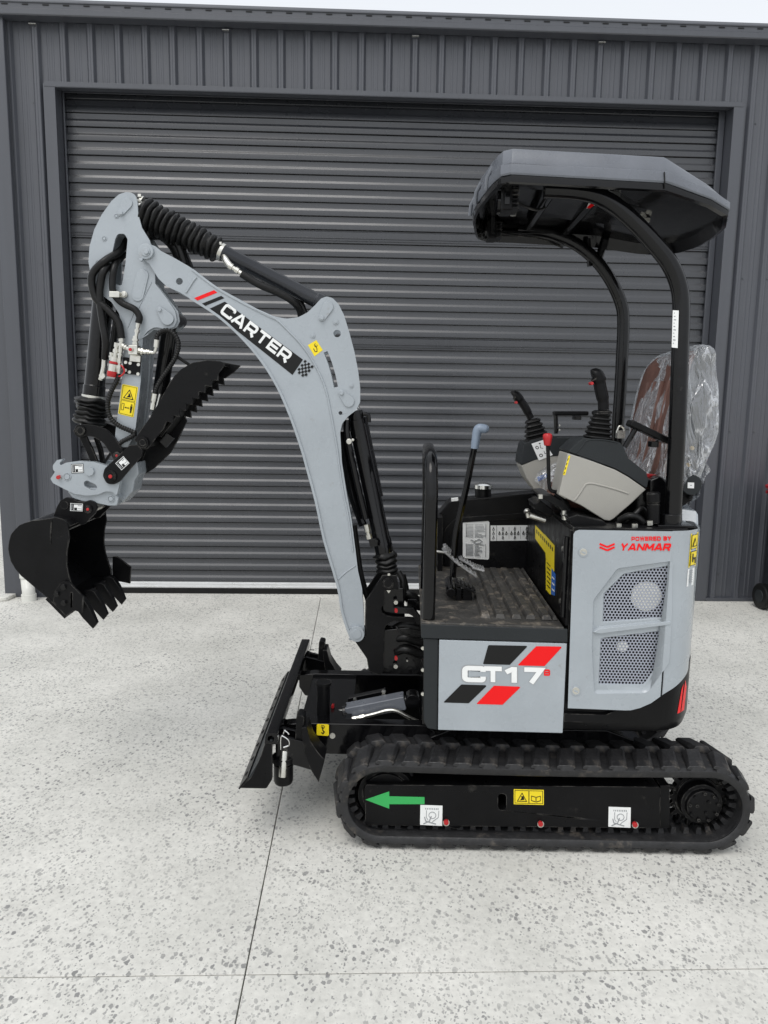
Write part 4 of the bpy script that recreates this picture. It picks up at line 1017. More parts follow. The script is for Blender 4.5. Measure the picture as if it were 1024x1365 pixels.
# seat-box front with yellow sticker
m = MB(); m.ext([(-.455, .80), (.40, .79), (.40, 1.06), (.20, 1.12), (-.455, 1.125)], .052, .064, ax='x'); sb = m.obj('seat_box_front', 'satin', EX, bevel=.003)
m = MB(); a = U.Q(756, 706, .045); m.tube([V(.045, -.448, .83), V(.045, -.448, 1.10)], .010, 10); m.obj('edge_tube', 'black', sb)
m = MB()
for z in (.87, 1.05): m.tube([V(.05, -.40, z), V(.040, -.40, z)], .009, 6)
m.obj('panel_bolts', 'zinc', sb)
f = quadmap([(713, 699), (739, 729), (739, 797), (713, 760)])
def qd(c): return c
q_ = [((713.5, 700), (738.5, 727), (738.5, 760), (729, 742), (713.5, 724))]
it = [([(713.5, 700), (726, 713), (729.5, 740), (713.5, 718)], 0), ([(726, 712), (739, 727), (738.5, 762), (727.5, 744)], 0), ([(727.6, 745), (736.5, 757.5), (734, 793), (727.8, 786)], 0), ([(735.4, 757), (740.5, 766), (739.5, 794), (734.4, 792)], 2)]
for k in range(9): it.append(([(715+2.6*k, 705.5+2.9*k), (716.2+2.6*k, 706.8+2.9*k), (716.4+2.6*k, 712+2.9*k), (715.2+2.6*k, 710.6+2.9*k)], 1))
for k in range(6): it.append(([(729, 749+6*k), (733.5, 754+6*k), (733.5, 755.4+6*k), (729, 750.4+6*k)], 1))
for k in range(3): it.append(([(735.8, 768+8*k), (738.8, 771+8*k), (738.8, 773+8*k), (735.8, 770+8*k)], 3))
decal('warning_sticker', U, .052, it, sb, ['yellow', 'ink', 'blue', 'white'], plane='u')

# ================================================================== boom
def offs(pts, dx, dy): return [(p[0]+dx, p[1]+dy)+tuple(p[2:]) for p in pts]
bw = -.076
OUT = [(197, 325), (207, 328, 4), (214.6, 334.5), (232, 343.5), (252.7, 355.5), (290.8, 383.5), (339, 409.5), (352, 417, 20), (367, 422, 20), (382, 424.8, 20), (397.5, 423, 20), (410, 416.5, 16), (420.3, 406.5, 8), (428, 398, 6), (435.5, 395, 6), (443.5, 397.3, 8), (451.5, 405.5, 10), (458.6, 419.7), (466, 443.8), (472.6, 469), (477.6, 494.6), (480.3, 517.4, 10), (480.3, 536, 9), (475, 546.7, 9), (463.5, 555.5, 12), (456, 565, 12), (453.6, 577), (455.9, 616.7), (462.3, 657.5), (468.7, 692), (474.2, 734.8), (477.3, 760.8), (482.7, 784), (484.9, 816.7), (486.3, 845, 6), (482, 854, 8), (474, 856, 8), (467, 850, 6), (460, 829), (455, 810), (450.3, 781), (432.2, 720), (421, 668), (407.8, 619), (402.5, 600), (387.3, 555.5), (369.5, 514.9), (349.2, 481.9), (323.8, 451.4), (290.8, 421), (240, 389.8), (222, 381.6), (211, 371, 5), (199.3, 351.7), (186, 343, 8), (184.5, 331, 8), (188, 325.5, 6)]
slot = fillet([tuple(p) for p in strip([(434.2, 469), (440, 484), (444.6, 500), (448, 516)], 5.4)], 1)
holes = [[(p[0], p[1]) for p in slot], circ(449.5, 444.6, 5, 16), circ(454, 550.5, 2.6, 12), circ(239.2, 375, 4.6, 16)]
def sideplate(w0, th, nm, par=None):
    m = MB(); m.pr(B, OUT, w0, w0+th, holes=holes)
    return m.obj(nm, 'grey', par or EX, B if par is None else None, bevel=.0015)
boom = sideplate(bw, .010, 'boom')
m = MB(); lp = [fillet(OUT)]+[fillet(h) for h in holes]
m.poly(lp, lambda x, y, w: B.P(x, y, bw)+V(0, w-bw, 0), .066, .076); m.obj('far_plate', 'grey', boom, bevel=.0015)
# box between the plates: closed part of the section
FRONT = [(482, 848), (474, 853), (468, 848), (461, 829), (456, 810), (451.3, 781), (433.2, 720), (422, 668), (408.8, 619), (403.5, 600), (388.3, 555.5), (370.5, 514.9), (350.2, 481.9), (324.8, 451.4), (291.8, 421), (254, 396.5)]
SEAM = [(256, 359), (291.5, 385.5), (339, 411.5), (367, 425), (387, 443.5), (405, 463.5), (420.3, 487), (433, 515), (440.6, 548), (445.7, 576), (450, 601), (452.3, 620), (458, 657), (465, 692), (470.5, 735), (473.5, 761), (479, 784), (482.5, 817), (484, 840)]
m = MB(); m.pr(B, FRONT+SEAM, bw+.009, .067); m.obj('box_section', 'grey', boom, bevel=.001)
def flange(pts, th, w0, w1, nm, mt='grey', par=boom, bev=.0012):
    m = MB(); m.pr(B, strip([tuple(p) for p in spline(pts, 3)], th), w0, w1); return m.obj(nm, mt, par, bevel=bev)
flange([(p[0]-.8, p[1]+.5) for p in FRONT[2:]], 3.4, bw-.007, .083, 'lower_flange')
flange([(p[0], p[1]) for p in SEAM[:4]], 3.0, bw-.004, .080, 'upper_flange')
m = MB(); m.tube([B.P(x, y, bw-.001) for x, y in [tuple(p) for p in spline(SEAM[2:15], 4)]], .0042, 8); m.obj('weld_seam', 'grey', boom, smooth=60)
m = MB(); m.tube([B.P(x, y, bw-.001) for x, y in ((262, 369.5), (258, 374), (248, 390))], .004, 8); m.obj('weld_seam', 'grey', boom, smooth=60)
m = MB(); m.tube([B.P(x, y, bw) for x, y in ((450.5, 772.6), (462, 762), (474, 754))], .0028, 8); m.obj('weld_seam', 'grey', boom, smooth=60)
# foot boss, tip boss, pin plates, grease caps
m = MB(); m.pr(B, circ(475.6, 845.6, 10.2, 32), bw-.020, bw+.001, n=1); m.pr(B, circ(475.6, 845.6, 6.4, 28), bw-.024, bw-.018); bolt(m, B, 467.6, 851.5, bw-.003, 2); bolt(m, B, 482.5, 838.5, bw-.003, 2); m.obj('foot_boss', 'grey', boom, bevel=.002)
m = MB(); m.pr(B, circ(194, 335, 10.3, 32), bw-.014, bw+.001); m.pr(B, circ(194, 335.5, 6.0, 24), bw-.019, bw-.012); m.pr(B, circ(194.8, 335.5, 3., 16), bw-.026, bw-.018); m.pr(B, hexa(187.8, 345.6, 2.6), bw-.022, bw-.002); m.obj('tip_boss', 'grey', boom, bevel=.0015)
keyplate('pin_plate', boom, B, bw, (437.2, 409.2), 7.2, (429.2, 423.8), 4.6)
keyplate('pin_plate', boom, B, bw, (464.9, 535), 7.6, (455.4, 524), 4.4)
m = MB()
for x, y, r in ((447.7, 429, 2.8), (417, 447.5, 2.4), (468.5, 514, 2.2)): m.pr(B, circ(x, y, r*1.4, 16), bw-.003, bw); m.pr(B, circ(x, y, r*.7, 12), bw-.006, bw-.002)
m.obj('boom_plugs', 'grey', boom, bevel=.0006)
# CARTER band
band = [(299.7, 402), (404, 479.4), (390, 499.8), (279.4, 411.6)]
decal('name_band', B, bw, [(band, 0)], boom, ['ink'])
decal('stripe', B, bw, [([(295, 394.3), (299.2, 397.4), (273.6, 407.8), (269.4, 404.6)], 0)], boom, ['ink'])
decal('stripe', B, bw, [([(285.4, 386.7), (289.8, 390), (263.4, 400.6), (259, 397.3)], 0)], boom, ['red'])
a = math.radians(37.2); d = Vector((math.cos(a), math.sin(a))); nrm = Vector((math.sin(a), -math.cos(a)))
# the band runs with perspective: lay each letter between its own end points
_, lt = letters('CARTER', (0, 0), (1, 0), (0, -1), gap=.16)
o = Vector((292.4, 416.6)); L_ = 112.; s = L_/lt
pl, _ = letters('CARTER', (o.x, o.y), (d.x*s, d.y*s), (nrm.x*16.4, nrm.y*16.4), gap=.16, t=.235)
cnt = [len(GL[c][1]) for c in 'CARTER']; k = 0
for c, n_ in zip('CARTER', cnt):
    decal('letter', B, bw-.0013, [(p, 0) for p in pl[k:k+n_]], boom, ['white']); k += n_
it = []; o = Vector((406.2, 482.6))
for i in range(5):
    for j in range(6):
        if (i+j) % 2 == 0:
            c = o+d*(2.9*i)-nrm*(3.3*j-1); e1 = d*1.55; e2 = nrm*1.75
            it.append(([tuple(c+e1+e2), tuple(c-e1+e2), tuple(c-e1-e2), tuple(c+e1-e2)], 0))
decal('checker_print', B, bw, it, boom, ['ink'])
f = quadmap([(410.6, 460), (421.8, 453.4), (430.4, 466.6), (419.4, 475)])
decal('lifting_sticker', B, bw, [(qrect(f, 0, 0, 1, 1), 0), (strip([f(.3, .45), f(.28, .75), f(.45, .82), f(.6, .6), f(.62, .3)], 1.0), 1), (strip([f(*p) for p in circ(.66, .34, .14, 8)], .7), 1)], boom, ['yellow', 'ink'])
# ================================================================== dipper arm
aw = -.058
DOUT = [(168.9, 255.7, 8), (179, 258.3, 6), (182.8, 266, 6), (184.6, 285.7), (189.2, 303.5, 14), (199.4, 320, 10), (206, 340), (207, 378), (222.2, 397.4), (233.6, 415.2, 6), (235.8, 427, 8), (232.4, 435.5, 6), (222.2, 439.3, 5), (207, 435.5, 14), (197.5, 441, 10), (190.6, 449), (187.7, 507), (181, 570), (176, 586), (170, 596), (156, 596), (153.5, 580), (163, 502), (166.3, 450.8), (158.7, 417.8), (148.6, 402.5), (130.8, 389.8, 10), (122, 372, 8), (118, 349), (119.4, 328.9), (125.7, 306), (135.9, 285.7), (148.6, 268), (158.7, 259, 6)]
dslot = [(153.6, 318.7, 4), (157, 311.5, 5), (166, 311.5, 5), (170.2, 318.7, 5), (167.5, 350), (162.5, 381, 3), (147.3, 377, 3), (148.6, 341.6, 6)]
m = MB(); m.pr(B, DOUT, aw, aw+.010, holes=[dslot]); arm = m.obj('dipper_arm', 'grey', EX, B, bevel=.0015)
m = MB(); m.poly([fillet(DOUT), fillet(dslot)], lambda x, y, w: B.P(x, y, aw)+V(0, w-aw, 0), .058, .070); m.obj('far_plate', 'grey', arm, bevel=.0015)
# box section of the arm
m = MB(); m.pr(B, [(166, 440), (160, 415), (150, 398), (150, 390), (205, 390), (206, 434), (189.5, 449), (186.7, 507), (180, 570), (170, 594), (157, 594), (154.5, 580), (164, 502), (167, 451)], aw+.006, .118); m.obj('box_section', 'grey', arm, bevel=.001)
m = MB(); m.pr(B, [(170, 262), (180, 270), (182, 286), (173, 300), (150, 310), (140, 345), (135, 375), (122, 370), (121, 330), (137, 287), (152, 268)], aw+.01, .058); m.obj('nose_plate', 'grey', arm)
# raised details
m = MB(); m.pr(B, capsule((189.5, 367), 8.3, (183.5, 393.5), 8.0), aw-.005, aw); m.obj('doubler_plate', 'grey', arm, bevel=.0012)
m = MB(); m.pr(B, capsule((189.3, 368), 6.0, (183.6, 392.5), 5.7), aw-.0056, aw-.004); m.obj('doubler_recess', 'grey', arm, bevel=.0008)
keyplate('pin_plate', arm, B, aw, (168.9, 270.8), 7.4, (160.8, 283.7), 4.2)
m = MB()
for x, y, r in ((155.2, 287.8, 3.4), (139, 318, 3.6), (130, 349.7, 3.2)): m.pr(B, circ(x, y, r, 18), aw-.002, aw, holes=[circ(x, y, r*.72, 14)]); m.pr(B, circ(x, y, r*.5, 12), aw-.004, aw)
m.obj('arm_plugs', 'grey', arm, bevel=.0005)
keyplate('pin_plate', arm, B, aw-.004, (223, 425), 8.4, (212.6, 412.8), 4.2)
m = MB()
for pts in (((202, 376), (190, 400), (184, 412)), ((178, 418), (170, 437)), ((198, 445), (187, 452))): m.tube([B.P(x, y, aw) for x, y in [tuple(p) for p in spline([Vector(p) for p in pts], 3)]], .0026, 8)
m.obj('weld_beads', 'grey', arm, smooth=60)
m = MB(); m.pr(B, [(203, 378), (210, 379), (237.5, 415), (239.5, 428), (236, 436), (224, 441), (205, 440), (197, 446), (193, 442), (206, 425)], aw+.014, aw+.024); m.obj('gusset', 'grey', arm, bevel=.0015)
f = quadmap([(163.2, 511.8), (184.2, 516), (178, 556.5), (157.6, 551.5)])
it = [([f(.04, 0), f(.96, 0), f(1, .03), f(1, .97), f(.96, 1), f(.04, 1), f(0, .97), f(0, .03)], 0)]
for y0, y1 in ((.03, .5), (.52, .97)):
    for r in ((.06, y0, .94, y0+.012), (.06, y1-.012, .94, y1), (.06, y0, .085, y1), (.915, y0, .94, y1)): it.append((qrect(f, *r), 1))
it += tri_sign(f, .16, .13, .84, .45)
it += [(qrect(f, .14, .62, .3, .84), 1), (qrect(f, .17, .635, .27, .825), 0), (strip([f(.36, .74), f(.62, .74)], .7), 1), ([f(.34, .74), f(.42, .715), f(.42, .765)], 1), ([f(.64, .74), f(.56, .715), f(.56, .765)], 1), (qrect(f, .7, .66, .82, .78), 1), (qrect(f, .72, .78, .80, .88), 1), ([f(*p) for p in circ(.76, .62, .05, 8, .022)], 1)]
decal('warning_sticker', B, aw, it, arm, ['yellow', 'ink'])
# ---- arm cylinder on top of the boom
cw = 0.
pa = B.P(176, 268, cw); pb = B.P(434, 410, cw)
c0 = B.P(297, 336.5, cw); c1 = B.P(430, 404.5, cw)
m = MB(); m.lathe(c0, c1, [(0, .022), (.0, .031), (.02, .031), (.03, .0285), (.93, .0285), (.94, .0325), (1., .0325), (1, .02)], 28); acy = m.obj('arm_cylinder', 'gun', EX, B, bevel=.001)
m = MB(); m.lathe(pa, c0, [(0, .018), (1, .018)], 20); m.tube([B.P(172, 268, -.04), B.P(172, 268, -.04)+V(0, .08, 0)], .030, 20); m.obj('piston_rod', 'chrome', acy)
b0 = B.P(190, 279, cw-.0); b1 = B.P(293, 336, cw)
bellows('bellows', acy, B.P(188, 284, cw), B.P(294, 335, cw), .062, .047, 14, amp=.80, seed=2, wob=.004)
def clampring(par, p, d, r, w=.012, nm='hose_clamp'):
    d = d.normalized(); m = MB(); m.lathe(p-d*w/2, p+d*w/2, [(0, r*.9), (0, r), (1, r), (1, r*.9)], 28)
    s_ = V(0, -r-.003, 0); m.box(p+V(0, -r*.7, r*.75), (.012, .018, .01)); return m.obj(nm, 'zinc', par, bevel=.0006)
dd = c1-c0
clampring(acy, B.P(295.5, 336, cw), dd, .033, .014)
clampring(acy, B.P(188.5, 268.5, cw), dd, .020, .01)
m = MB(); m.lathe(B.P(306, 354, -.045), B.P(326, 367, -.045), [(0, .008), (0, .013), (.2, .013), (.22, .009), (.4, .009), (.4, .012), (.6, .012), (.62, .008), (1, .010)], 8); m.tube([B.P(299, 343, -.02), B.P(303, 350, -.04), B.P(308, 356, -.045)], .013, 12); m.obj('hose_fitting', 'zinc', acy)
hose('hose_sleeve', acy, B, [(322, 365, -.045), (345, 379, -.045), (368, 389, -.04), (388, 400, -.03), (399, 412, -.01), (402, 425, 0)], .0135)
hose('hose_sleeve', acy, B, [(330, 357, .03), (360, 376, .03), (395, 396, .02), (408, 420, .01)], .0115)
# large loop of hoses behind the bellows
hose('hose_loop', boom, B, [(186, 330, .03), (196, 312, .03), (215, 310, .03), (232, 324, .03), (243, 345, .03), (250, 362, .03)], .028, 'rubberb')
hose('hose_loop', boom, B, [(190, 322, .0), (205, 303, .0), (222, 306, .0), (238, 327, .0), (246, 352, .0)], .014, 'rubberb')
# ---- bucket cylinder in front of the arm
k0 = B.P(139, 385, 0); k1 = B.P(125, 527, 0)
m = MB(); m.lathe(k0, k1, [(0, .02), (.0, .037), (.9, .037), (.91, .040), (1, .040), (1, .03)], 28); bcy = m.obj('bucket_cylinder', 'black', EX, B, bevel=.001)
m = MB(); q = B.P(111, 572, 0); m.tube([k1, q], .016, 16); m.tube([q+V(0, -.035, 0), q+V(0, .035, 0)], .017, 20); m.obj('piston_rod', 'chrome', bcy)
bellows('bellows', bcy, B.P(124, 530, 0), B.P(119, 566, 0), .062, .056, 6, amp=.84, seed=5, wob=.010)
clampring(bcy, B.P(124.3, 529.5, 0), k1-k0, .0415, .014)
m = MB(); tubepx(m, B, [(139, 478, -.05), (138, 490, -.05), (136, 499, -.05), (134, 506, -.045)], .0085, 8); m.pr(B, hexa(136, 501, 4.2), -.058, -.04); m.obj('hose_fitting', 'zinc', bcy)
# ---- hoses on the arm
hz = aw-.02
hose('arm_hose', arm, B, [(169, 321, .02), (160, 335, -.03), (141, 347, hz), (126, 361, hz), (122, 375, hz), (128, 398, hz), (146, 415, hz), (158, 430, hz), (162, 451, hz)], .0135)
hose('arm_hose', arm, B, [(166, 338, .02), (152, 352, -.03), (139, 360, hz), (134, 378, hz), (133, 400, hz), (137, 430, hz), (141, 455, hz), (140, 478, -.05)], .0135)
hose('arm_hose', arm, B, [(160, 340, .02), (153, 355, hz+.01), (150, 375, hz), (152, 392, hz), (163, 404, hz), (179, 412, hz), (186, 422, hz), (184.5, 431, hz)], .0120)
hose('arm_hose', arm, B, [(160, 410, .01), (155, 430, -.02), (152, 450, -.02), (149, 470, -.02)], .012)
m = MB(); m.pr(B, [(145.5, 388, 1), (159, 388.5, 1), (159, 396.5, 1), (145.5, 396, 1)], aw-.038, aw-.004); m.pr(B, circ(165, 392.4, 4.6, 14), aw-.012, aw); m.pr(B, hexa(165, 392.4, 3.), aw-.02, aw-.01); m.obj('hose_clip', 'zinc', arm, bevel=.0015)
# valve block and fittings
m = MB(); m.pr(B, [(171, 460, 1), (183, 460, 1), (183, 472.5, 1), (171, 472.5, 1)], aw-.05, aw-.006); m.pr(B, [(173.5, 472.5), (187.5, 474), (187, 483), (172.5, 481.5)], aw-.02, aw-.004); vb = m.obj('valve_block', 'zinc', arm, bevel=.0015)
m = MB(); m.pr(B, circ(173.5, 465.8, 3.6, 16), aw-.058, aw-.049, mi=0); m.pr(B, circ(173.5, 465.8, 2.2, 14), aw-.062, aw-.055, mi=1); m.obj('valve_cap', ['zinc', 'redp'], vb)
def fit(par, a, b, r, n=8):
    m = MB(); m.lathe(B.P(*a), B.P(*b), [(0, r*.7), (0, r), (.3, r), (.3, r*.72), (.45, r*.72), (.45, r*1.15), (.68, r*1.15), (.68, r*.8), (1, r*.8)], n); return m.obj('hose_fitting', 'zinc', par)
y_ = aw-.03
fit(vb, (184.5, 431, y_), (181.5, 449, y_), .0085); fit(vb, (180.5, 460, y_), (180.8, 448, y_), .012)
fit(vb, (183, 467, y_), (195, 469.5, y_), .012); fit(vb, (195, 468.5, y_), (201, 470, y_), .0095)
fit(vb, (163, 460, y_), (171, 465, y_), .010)
m = MB(); tubepx(m, B, [(200, 469.5, y_), (205, 470, y_), (207.5, 466, y_), (208.5, 459, y_)], .006, 10); m.lathe(B.P(208, 463, y_), B.P(209, 453, y_), [(0, .008), (.0, .0095), (1, .0095)], 10); m.obj('hose_fitting', 'zinc', vb)
for a, b, r in (((162, 451, hz), (161, 466, hz), .0105), ((161, 466, hz), (159.5, 478, hz), .009), ((156, 457, hz), (153.5, 476, hz), .010), ((159, 478, hz), (158, 498, hz), .010), ((149.5, 470, hz), (148, 480, hz), .009)):
    fit(vb, a, b, r)
m = MB(); m.lathe(B.P(153, 476, hz), B.P(149.8, 497.5, hz), [(0, .012), (0, .0145), (.35, .0145), (.4, .012), (.45, .0165), (1, .0165)], 16); m.obj('quick_coupling', 'zinc', vb)
m = MB(); m.lathe(B.P(150.2, 495, hz), B.P(149.2, 502.5, hz), [(0, .015), (0, .0185), (.8, .0185), (1, .015)], 18); m.lathe(B.P(152.3, 482, hz), B.P(151.9, 485, hz), [(0, .014), (.0, .0165), (1, .0165)], 16)
tubepx(m, B, [(156, 501.5, hz), (161.5, 501, hz-.01), (166, 495.5, hz-.01), (164, 489.5, hz-.01), (160, 486.5, hz)], .0032, 8); m.obj('dust_cap', 'redp', vb, smooth=50)
m = MB(); m.pr(B, [(164, 476), (188, 478), (186.5, 500.5), (164, 498)], aw-.008, aw-.002); bp_ = m.obj('valve_bracket', 'satin', arm, bevel=.001)
m = MB()
for x, y in ((167.5, 483), (173.5, 484), (184.5, 486), (167, 493.5), (172.5, 496), (184, 498.5), (175, 477.5), (183, 479)): m.pr(B, circ(x, y, 2.2, 12), aw-.012, aw-.007)
m.obj('bracket_bolts', 'zinc', bp_)
hose('spiral_hose', arm, B, [(209, 453, y_), (210, 447, y_), (216, 441.5, y_), (226, 441, y_), (235, 449, y_), (238, 461, y_), (234, 476, y_), (225, 491, y_), (214, 507, y_), (208, 519, y_), (206.5, 527, y_)], .0088, ringed=.009)
m = MB(); m.lathe(B.P(206.8, 525, y_), B.P(204.5, 539, y_), [(0, .011), (.7, .011), (.7, .008), (1, .008)], 12); m.tube([B.P(204.5, 538, y_), B.P(203.2, 546, y_)], .0095, 8); m.obj('hose_fitting', 'zinc', arm)
hose('spiral_hose', arm, B, [(158.5, 498, hz), (156, 507, hz), (147.5, 524, hz), (143.5, 540, hz), (147, 556, hz), (158, 567, hz), (172, 573.5, hz), (180, 577.5, hz), (174, 583, hz), (164, 588, hz), (159, 592, hz)], .0088, ringed=.009)
# ---- thumb cylinder behind the arm
t0 = B.P(228, 428, .07); t1 = B.P(214, 525, .07)
m = MB(); m.lathe(t0, t1, [(0, .02), (0, .035), (.1, .030), (1, .030), (1, .02)], 24); tcy = m.obj('thumb_cylinder', 'black', EX, B, bevel=.001)
m = MB(); m.tube([t1, B.P(200, 580, .07)], .015, 14); m.obj('piston_rod', 'chrome', tcy)
m = MB(); m.lathe(B.P(230, 424, -.03), B.P(230, 424, -.03)+V(0, .12, 0), [(0, .01), (0, .026), (1, .026), (1, .01)], 20); m.obj('cylinder_eye', 'black', tcy, bevel=.001)
hose('thumb_hose', tcy, B, [(235, 474, .05), (243, 480, .05), (252, 486, .05), (262, 492, .06)], .006)
# ---- thumb: two toothed jaws on a black mount
TH = [(179.5, 586), (187, 574), (197.4, 560.6), (212, 536), (226.7, 509.3), (234, 499, 12), (241.4, 492.2, 12), (256, 483.4, 14), (275.5, 480, 14), (295, 481.6, 5), (299.8, 486.5, 3)]
def teeth(p0, p1, n, h, flip=1):
    p0 = Vector(p0); p1 = Vector(p1); o = []; d = (p1-p0)/n; nn = Vector((-d.y, d.x)).normalized()*h*flip
    for i in range(n): o += [tuple(p0+d*i), tuple(p0+d*(i+.42)+nn+d*.15)]
    return o+[tuple(p1)]
THN = TH+teeth((291, 498), (222, 562), 8, 7.0, -1)+[(218, 572), (213, 578), (203, 590), (197, 598, 4), (188, 600, 6)]
m = MB(); m.pr(B, THN, -.098, -.084); th = m.obj('thumb', 'satin', EX, B, bevel=.0012)
# far jaw: same form, longer nose
FJ = [(179.5, 586), (197, 561), (212, 536), (227, 509), (241, 492), (256, 483), (276, 479), (299, 480), (304, 484)]
TF = [(200.5, 585), (208, 570), (218, 556), (232, 530), (247, 504), (261, 488, 12), (283, 480, 12), (320.7, 487.3), (312, 496), (300, 504.5)]+teeth((298, 504), (246.5, 555), 7, 7.5, -1)+[(249, 561), (238, 585), (226.7, 604.5), (206, 624), (186, 637), (184, 628)]
def pr_far(m, pts, w0, w1, mi=0): m.poly([fillet(pts)], lambda x, y, w: B.P(x, y, w0)+V(0, w-w0, 0), w0, w1, mi)
m = MB(); pr_far(m, TF, .075, .089); m.obj('far_jaw', 'satin', th, bevel=.0012)
m = MB(); m.pr(B, strip([(296, 485), (272, 484), (252, 491), (238, 502), (226, 522), (213, 545), (200, 566), (188, 586)], 4), -.084, .075); m.obj('thumb_back', 'satin', th, bevel=.001)
m = MB(); m.pr(B, strip([(286, 500), (262, 520), (240, 545), (226, 566), (214, 582)], 3), -.05, .075); m.obj('thumb_web', 'satin', th, bevel=.001)
m = MB(); m.cylw(B, 190, 590, -.112, .10, .021, 24); m.cylw(B, 190, 590, -.118, -.11, .012, 16); m.obj('thumb_pin', 'satin', th, bevel=.001)
m = MB()
for x, y in ((224, 588), (220, 592), (228, 584)): m.pr(B, circ(x, y, 2.4, 10), .0, .02)
m.pr(B, [(212, 588), (222, 577), (232, 584), (221, 597)], -.04, -.02); m.obj('thumb_stop', 'black', th, bevel=.001)
MT = [(140.5, 627.5), (173.5, 594), (183, 592.5, 4), (190.5, 600.5, 4), (189, 607), (159.5, 640.8)]
mtp = fillet([(136.6, 634, 9), (139.5, 624.5, 8), (172.5, 593.5, 2), (183, 592.5, 4), (190.6, 600.5, 4), (189, 607.5, 3), (160, 641.5), (152, 646, 8), (142, 645, 8)])
m = MB(); m.pr(B, mtp, -.112, -.098); mt_ = m.obj('thumb_mount', 'satin', EX, B, bevel=.002)
m = MB(); pr_far(m, offs(mtp, 23, -7), .098, .112); m.obj('far_mount_plate', 'satin', mt_, bevel=.002)
def label_px(par, fr, w, c, rot, wd, ht, nm='data_label'):
    a = math.radians(rot); e1 = Vector((math.cos(a), math.sin(a)))*wd/2; e2 = Vector((-math.sin(a), math.cos(a)))*ht/2; c = Vector(c)
    f = quadmap([c-e1-e2, c+e1-e2, c+e1+e2, c-e1+e2])
    it = [(qrect(f, 0, 0, 1, 1), 1), (qrect(f, .04, .06, .96, .94), 0), (qrect(f, .08, .11, .92, .89), 1), (qrect(f, .30, .2, .90, .84), 0), (qrect(f, .34, .55, .55, .86), 1), (qrect(f, .12, .2, .2, .8), 2), (qrect(f, .6, .26, .86, .34), 2), (qrect(f, .6, .62, .86, .68), 2)]
    return decal(nm, fr, w, it, par, ['white', 'ink', 'greyprint'])
label_px(mt_, B, -.112, (163.3, 617.5), -42, 15.5, 14)
def redpin(par, x, y, w, r=6.2, fr=B):
    m = MB(); m.pr(fr, circ(x, y, r, 24), w-.008, w, mi=0); m.pr(fr, circ(x, y, r*.72, 20), w-.012, w-.007, mi=0); m.pr(fr, circ(x-.3, y+.2, r*.34, 12), w-.015, w-.010, mi=1)
    return m.obj('linkage_pin', ['satin', 'redp'], par, bevel=.001)
redpin(mt_, 147.2, 635, -.112, 7.6)
# ---- links between bucket cylinder, arm and coupler
lk = fillet([(98.8, 574, 8), (101, 566.5, 7), (110, 565, 14), (126, 566.5, 20), (142, 572.5, 18), (154, 585, 18), (164.5, 601, 8), (164, 606, 5), (152.5, 615, 8), (146, 603), (138, 591, 14), (126, 583, 14), (114, 580.5, 10), (106.5, 583.5, 7), (100, 581, 6)])
m = MB(); m.pr(B, lk, -.078, -.064); lnk = m.obj('bucket_link', 'satin', EX, B, bevel=.002)
m = MB(); pr_far(m, offs(lk, 15, -3), .064, .078); m.obj('far_link', 'satin', lnk, bevel=.002)
m = MB(); m.pr(B, circ(107, 574.3, 6.2, 22), -.088, -.077); m.pr(B, circ(107, 574.3, 4.6, 20), -.092, -.086); m.cylw(B, 107, 574.3, -.07, .07, .016); m.pr(B, hexa(99.8, 574.5, 2), -.085, -.075); m.obj('linkage_pin', 'satin', lnk, bevel=.001)
redpin(lnk, 155.6, 607.3, -.078, 5.0)
for w_ in (-.055, .035):
    m = MB(); m.pr(B, strip([(108, 578), (119, 600), (128, 622)], 9), w_, w_+.016) ; m.obj('tipping_link', 'satin', lnk, bevel=.002)
m = MB(); m.pr(B, strip([(150, 600), (142, 612), (134, 624)], 3), -.05, -.04); m.pr(B, strip([(127, 583), (133, 600), (137, 622)], 5), .0, .02); m.obj('link_stay', 'satin', lnk)
# ---- quick coupler
qw = -.100
QO = [(84, 611.8, 1), (76, 613.2, 3), (70.3, 620.5, 4), (71, 626.5, 3), (73.4, 629), (67.2, 638.2, 2), (70.8, 644), (86, 652, 6), (100, 658.5), (117, 660.8, 20), (131, 659), (141, 655, 8), (150, 655.5, 5), (155.6, 661, 2), (158.3, 650), (160, 640), (156, 629), (142.6, 620.8), (125, 615.7), (105.5, 614.5), (88, 616.8), (80.5, 620.5, 2), (79.5, 617)]
m = MB(); m.pr(B, QO, qw, qw+.03, holes=[[(111.6, 642.5, 3.5), (116, 640.3, 3), (127.5, 645.6, 3.5), (129.8, 650, 3), (127.5, 653.6, 3), (122, 653, 3), (112.4, 648, 3.5)]]); qc = m.obj('quick_coupler', 'grey', EX, B, bevel=.004, seg=3)
m = MB(); pr_far(m, offs([(93, 622), (105, 620), (125, 622), (142.6, 624), (158, 632), (158, 650), (152, 660), (117, 658), (90, 645)], 26, -8), .07, .100); m.obj('far_cheek', 'grey', qc, bevel=.004)
m = MB(); m.pr(B, [(90, 655), (98, 650), (156, 650), (155.6, 661), (158.6, 663, 2), (156, 674.3, 4), (144.5, 674.3, 3), (128, 671), (109, 668.2, 12), (97, 664.5)], qw+.012, .085); m.obj('lower_jaw', 'grey', qc, bevel=.004, seg=3)
m = MB(); m.pr(B, [(90, 620), (150, 622), (157, 650), (150, 662), (100, 652), (82, 640)], qw+.03, .07); m.obj('coupler_core', 'grey', qc, bevel=.003)
m = MB(); pr_far(m, [(158, 624), (183, 616), (185, 632, 4), (180, 640), (177, 655, 4), (165, 668), (160, 672)], -.03, .085); m.obj('coupler_nose', 'grey', qc, bevel=.005, seg=3)
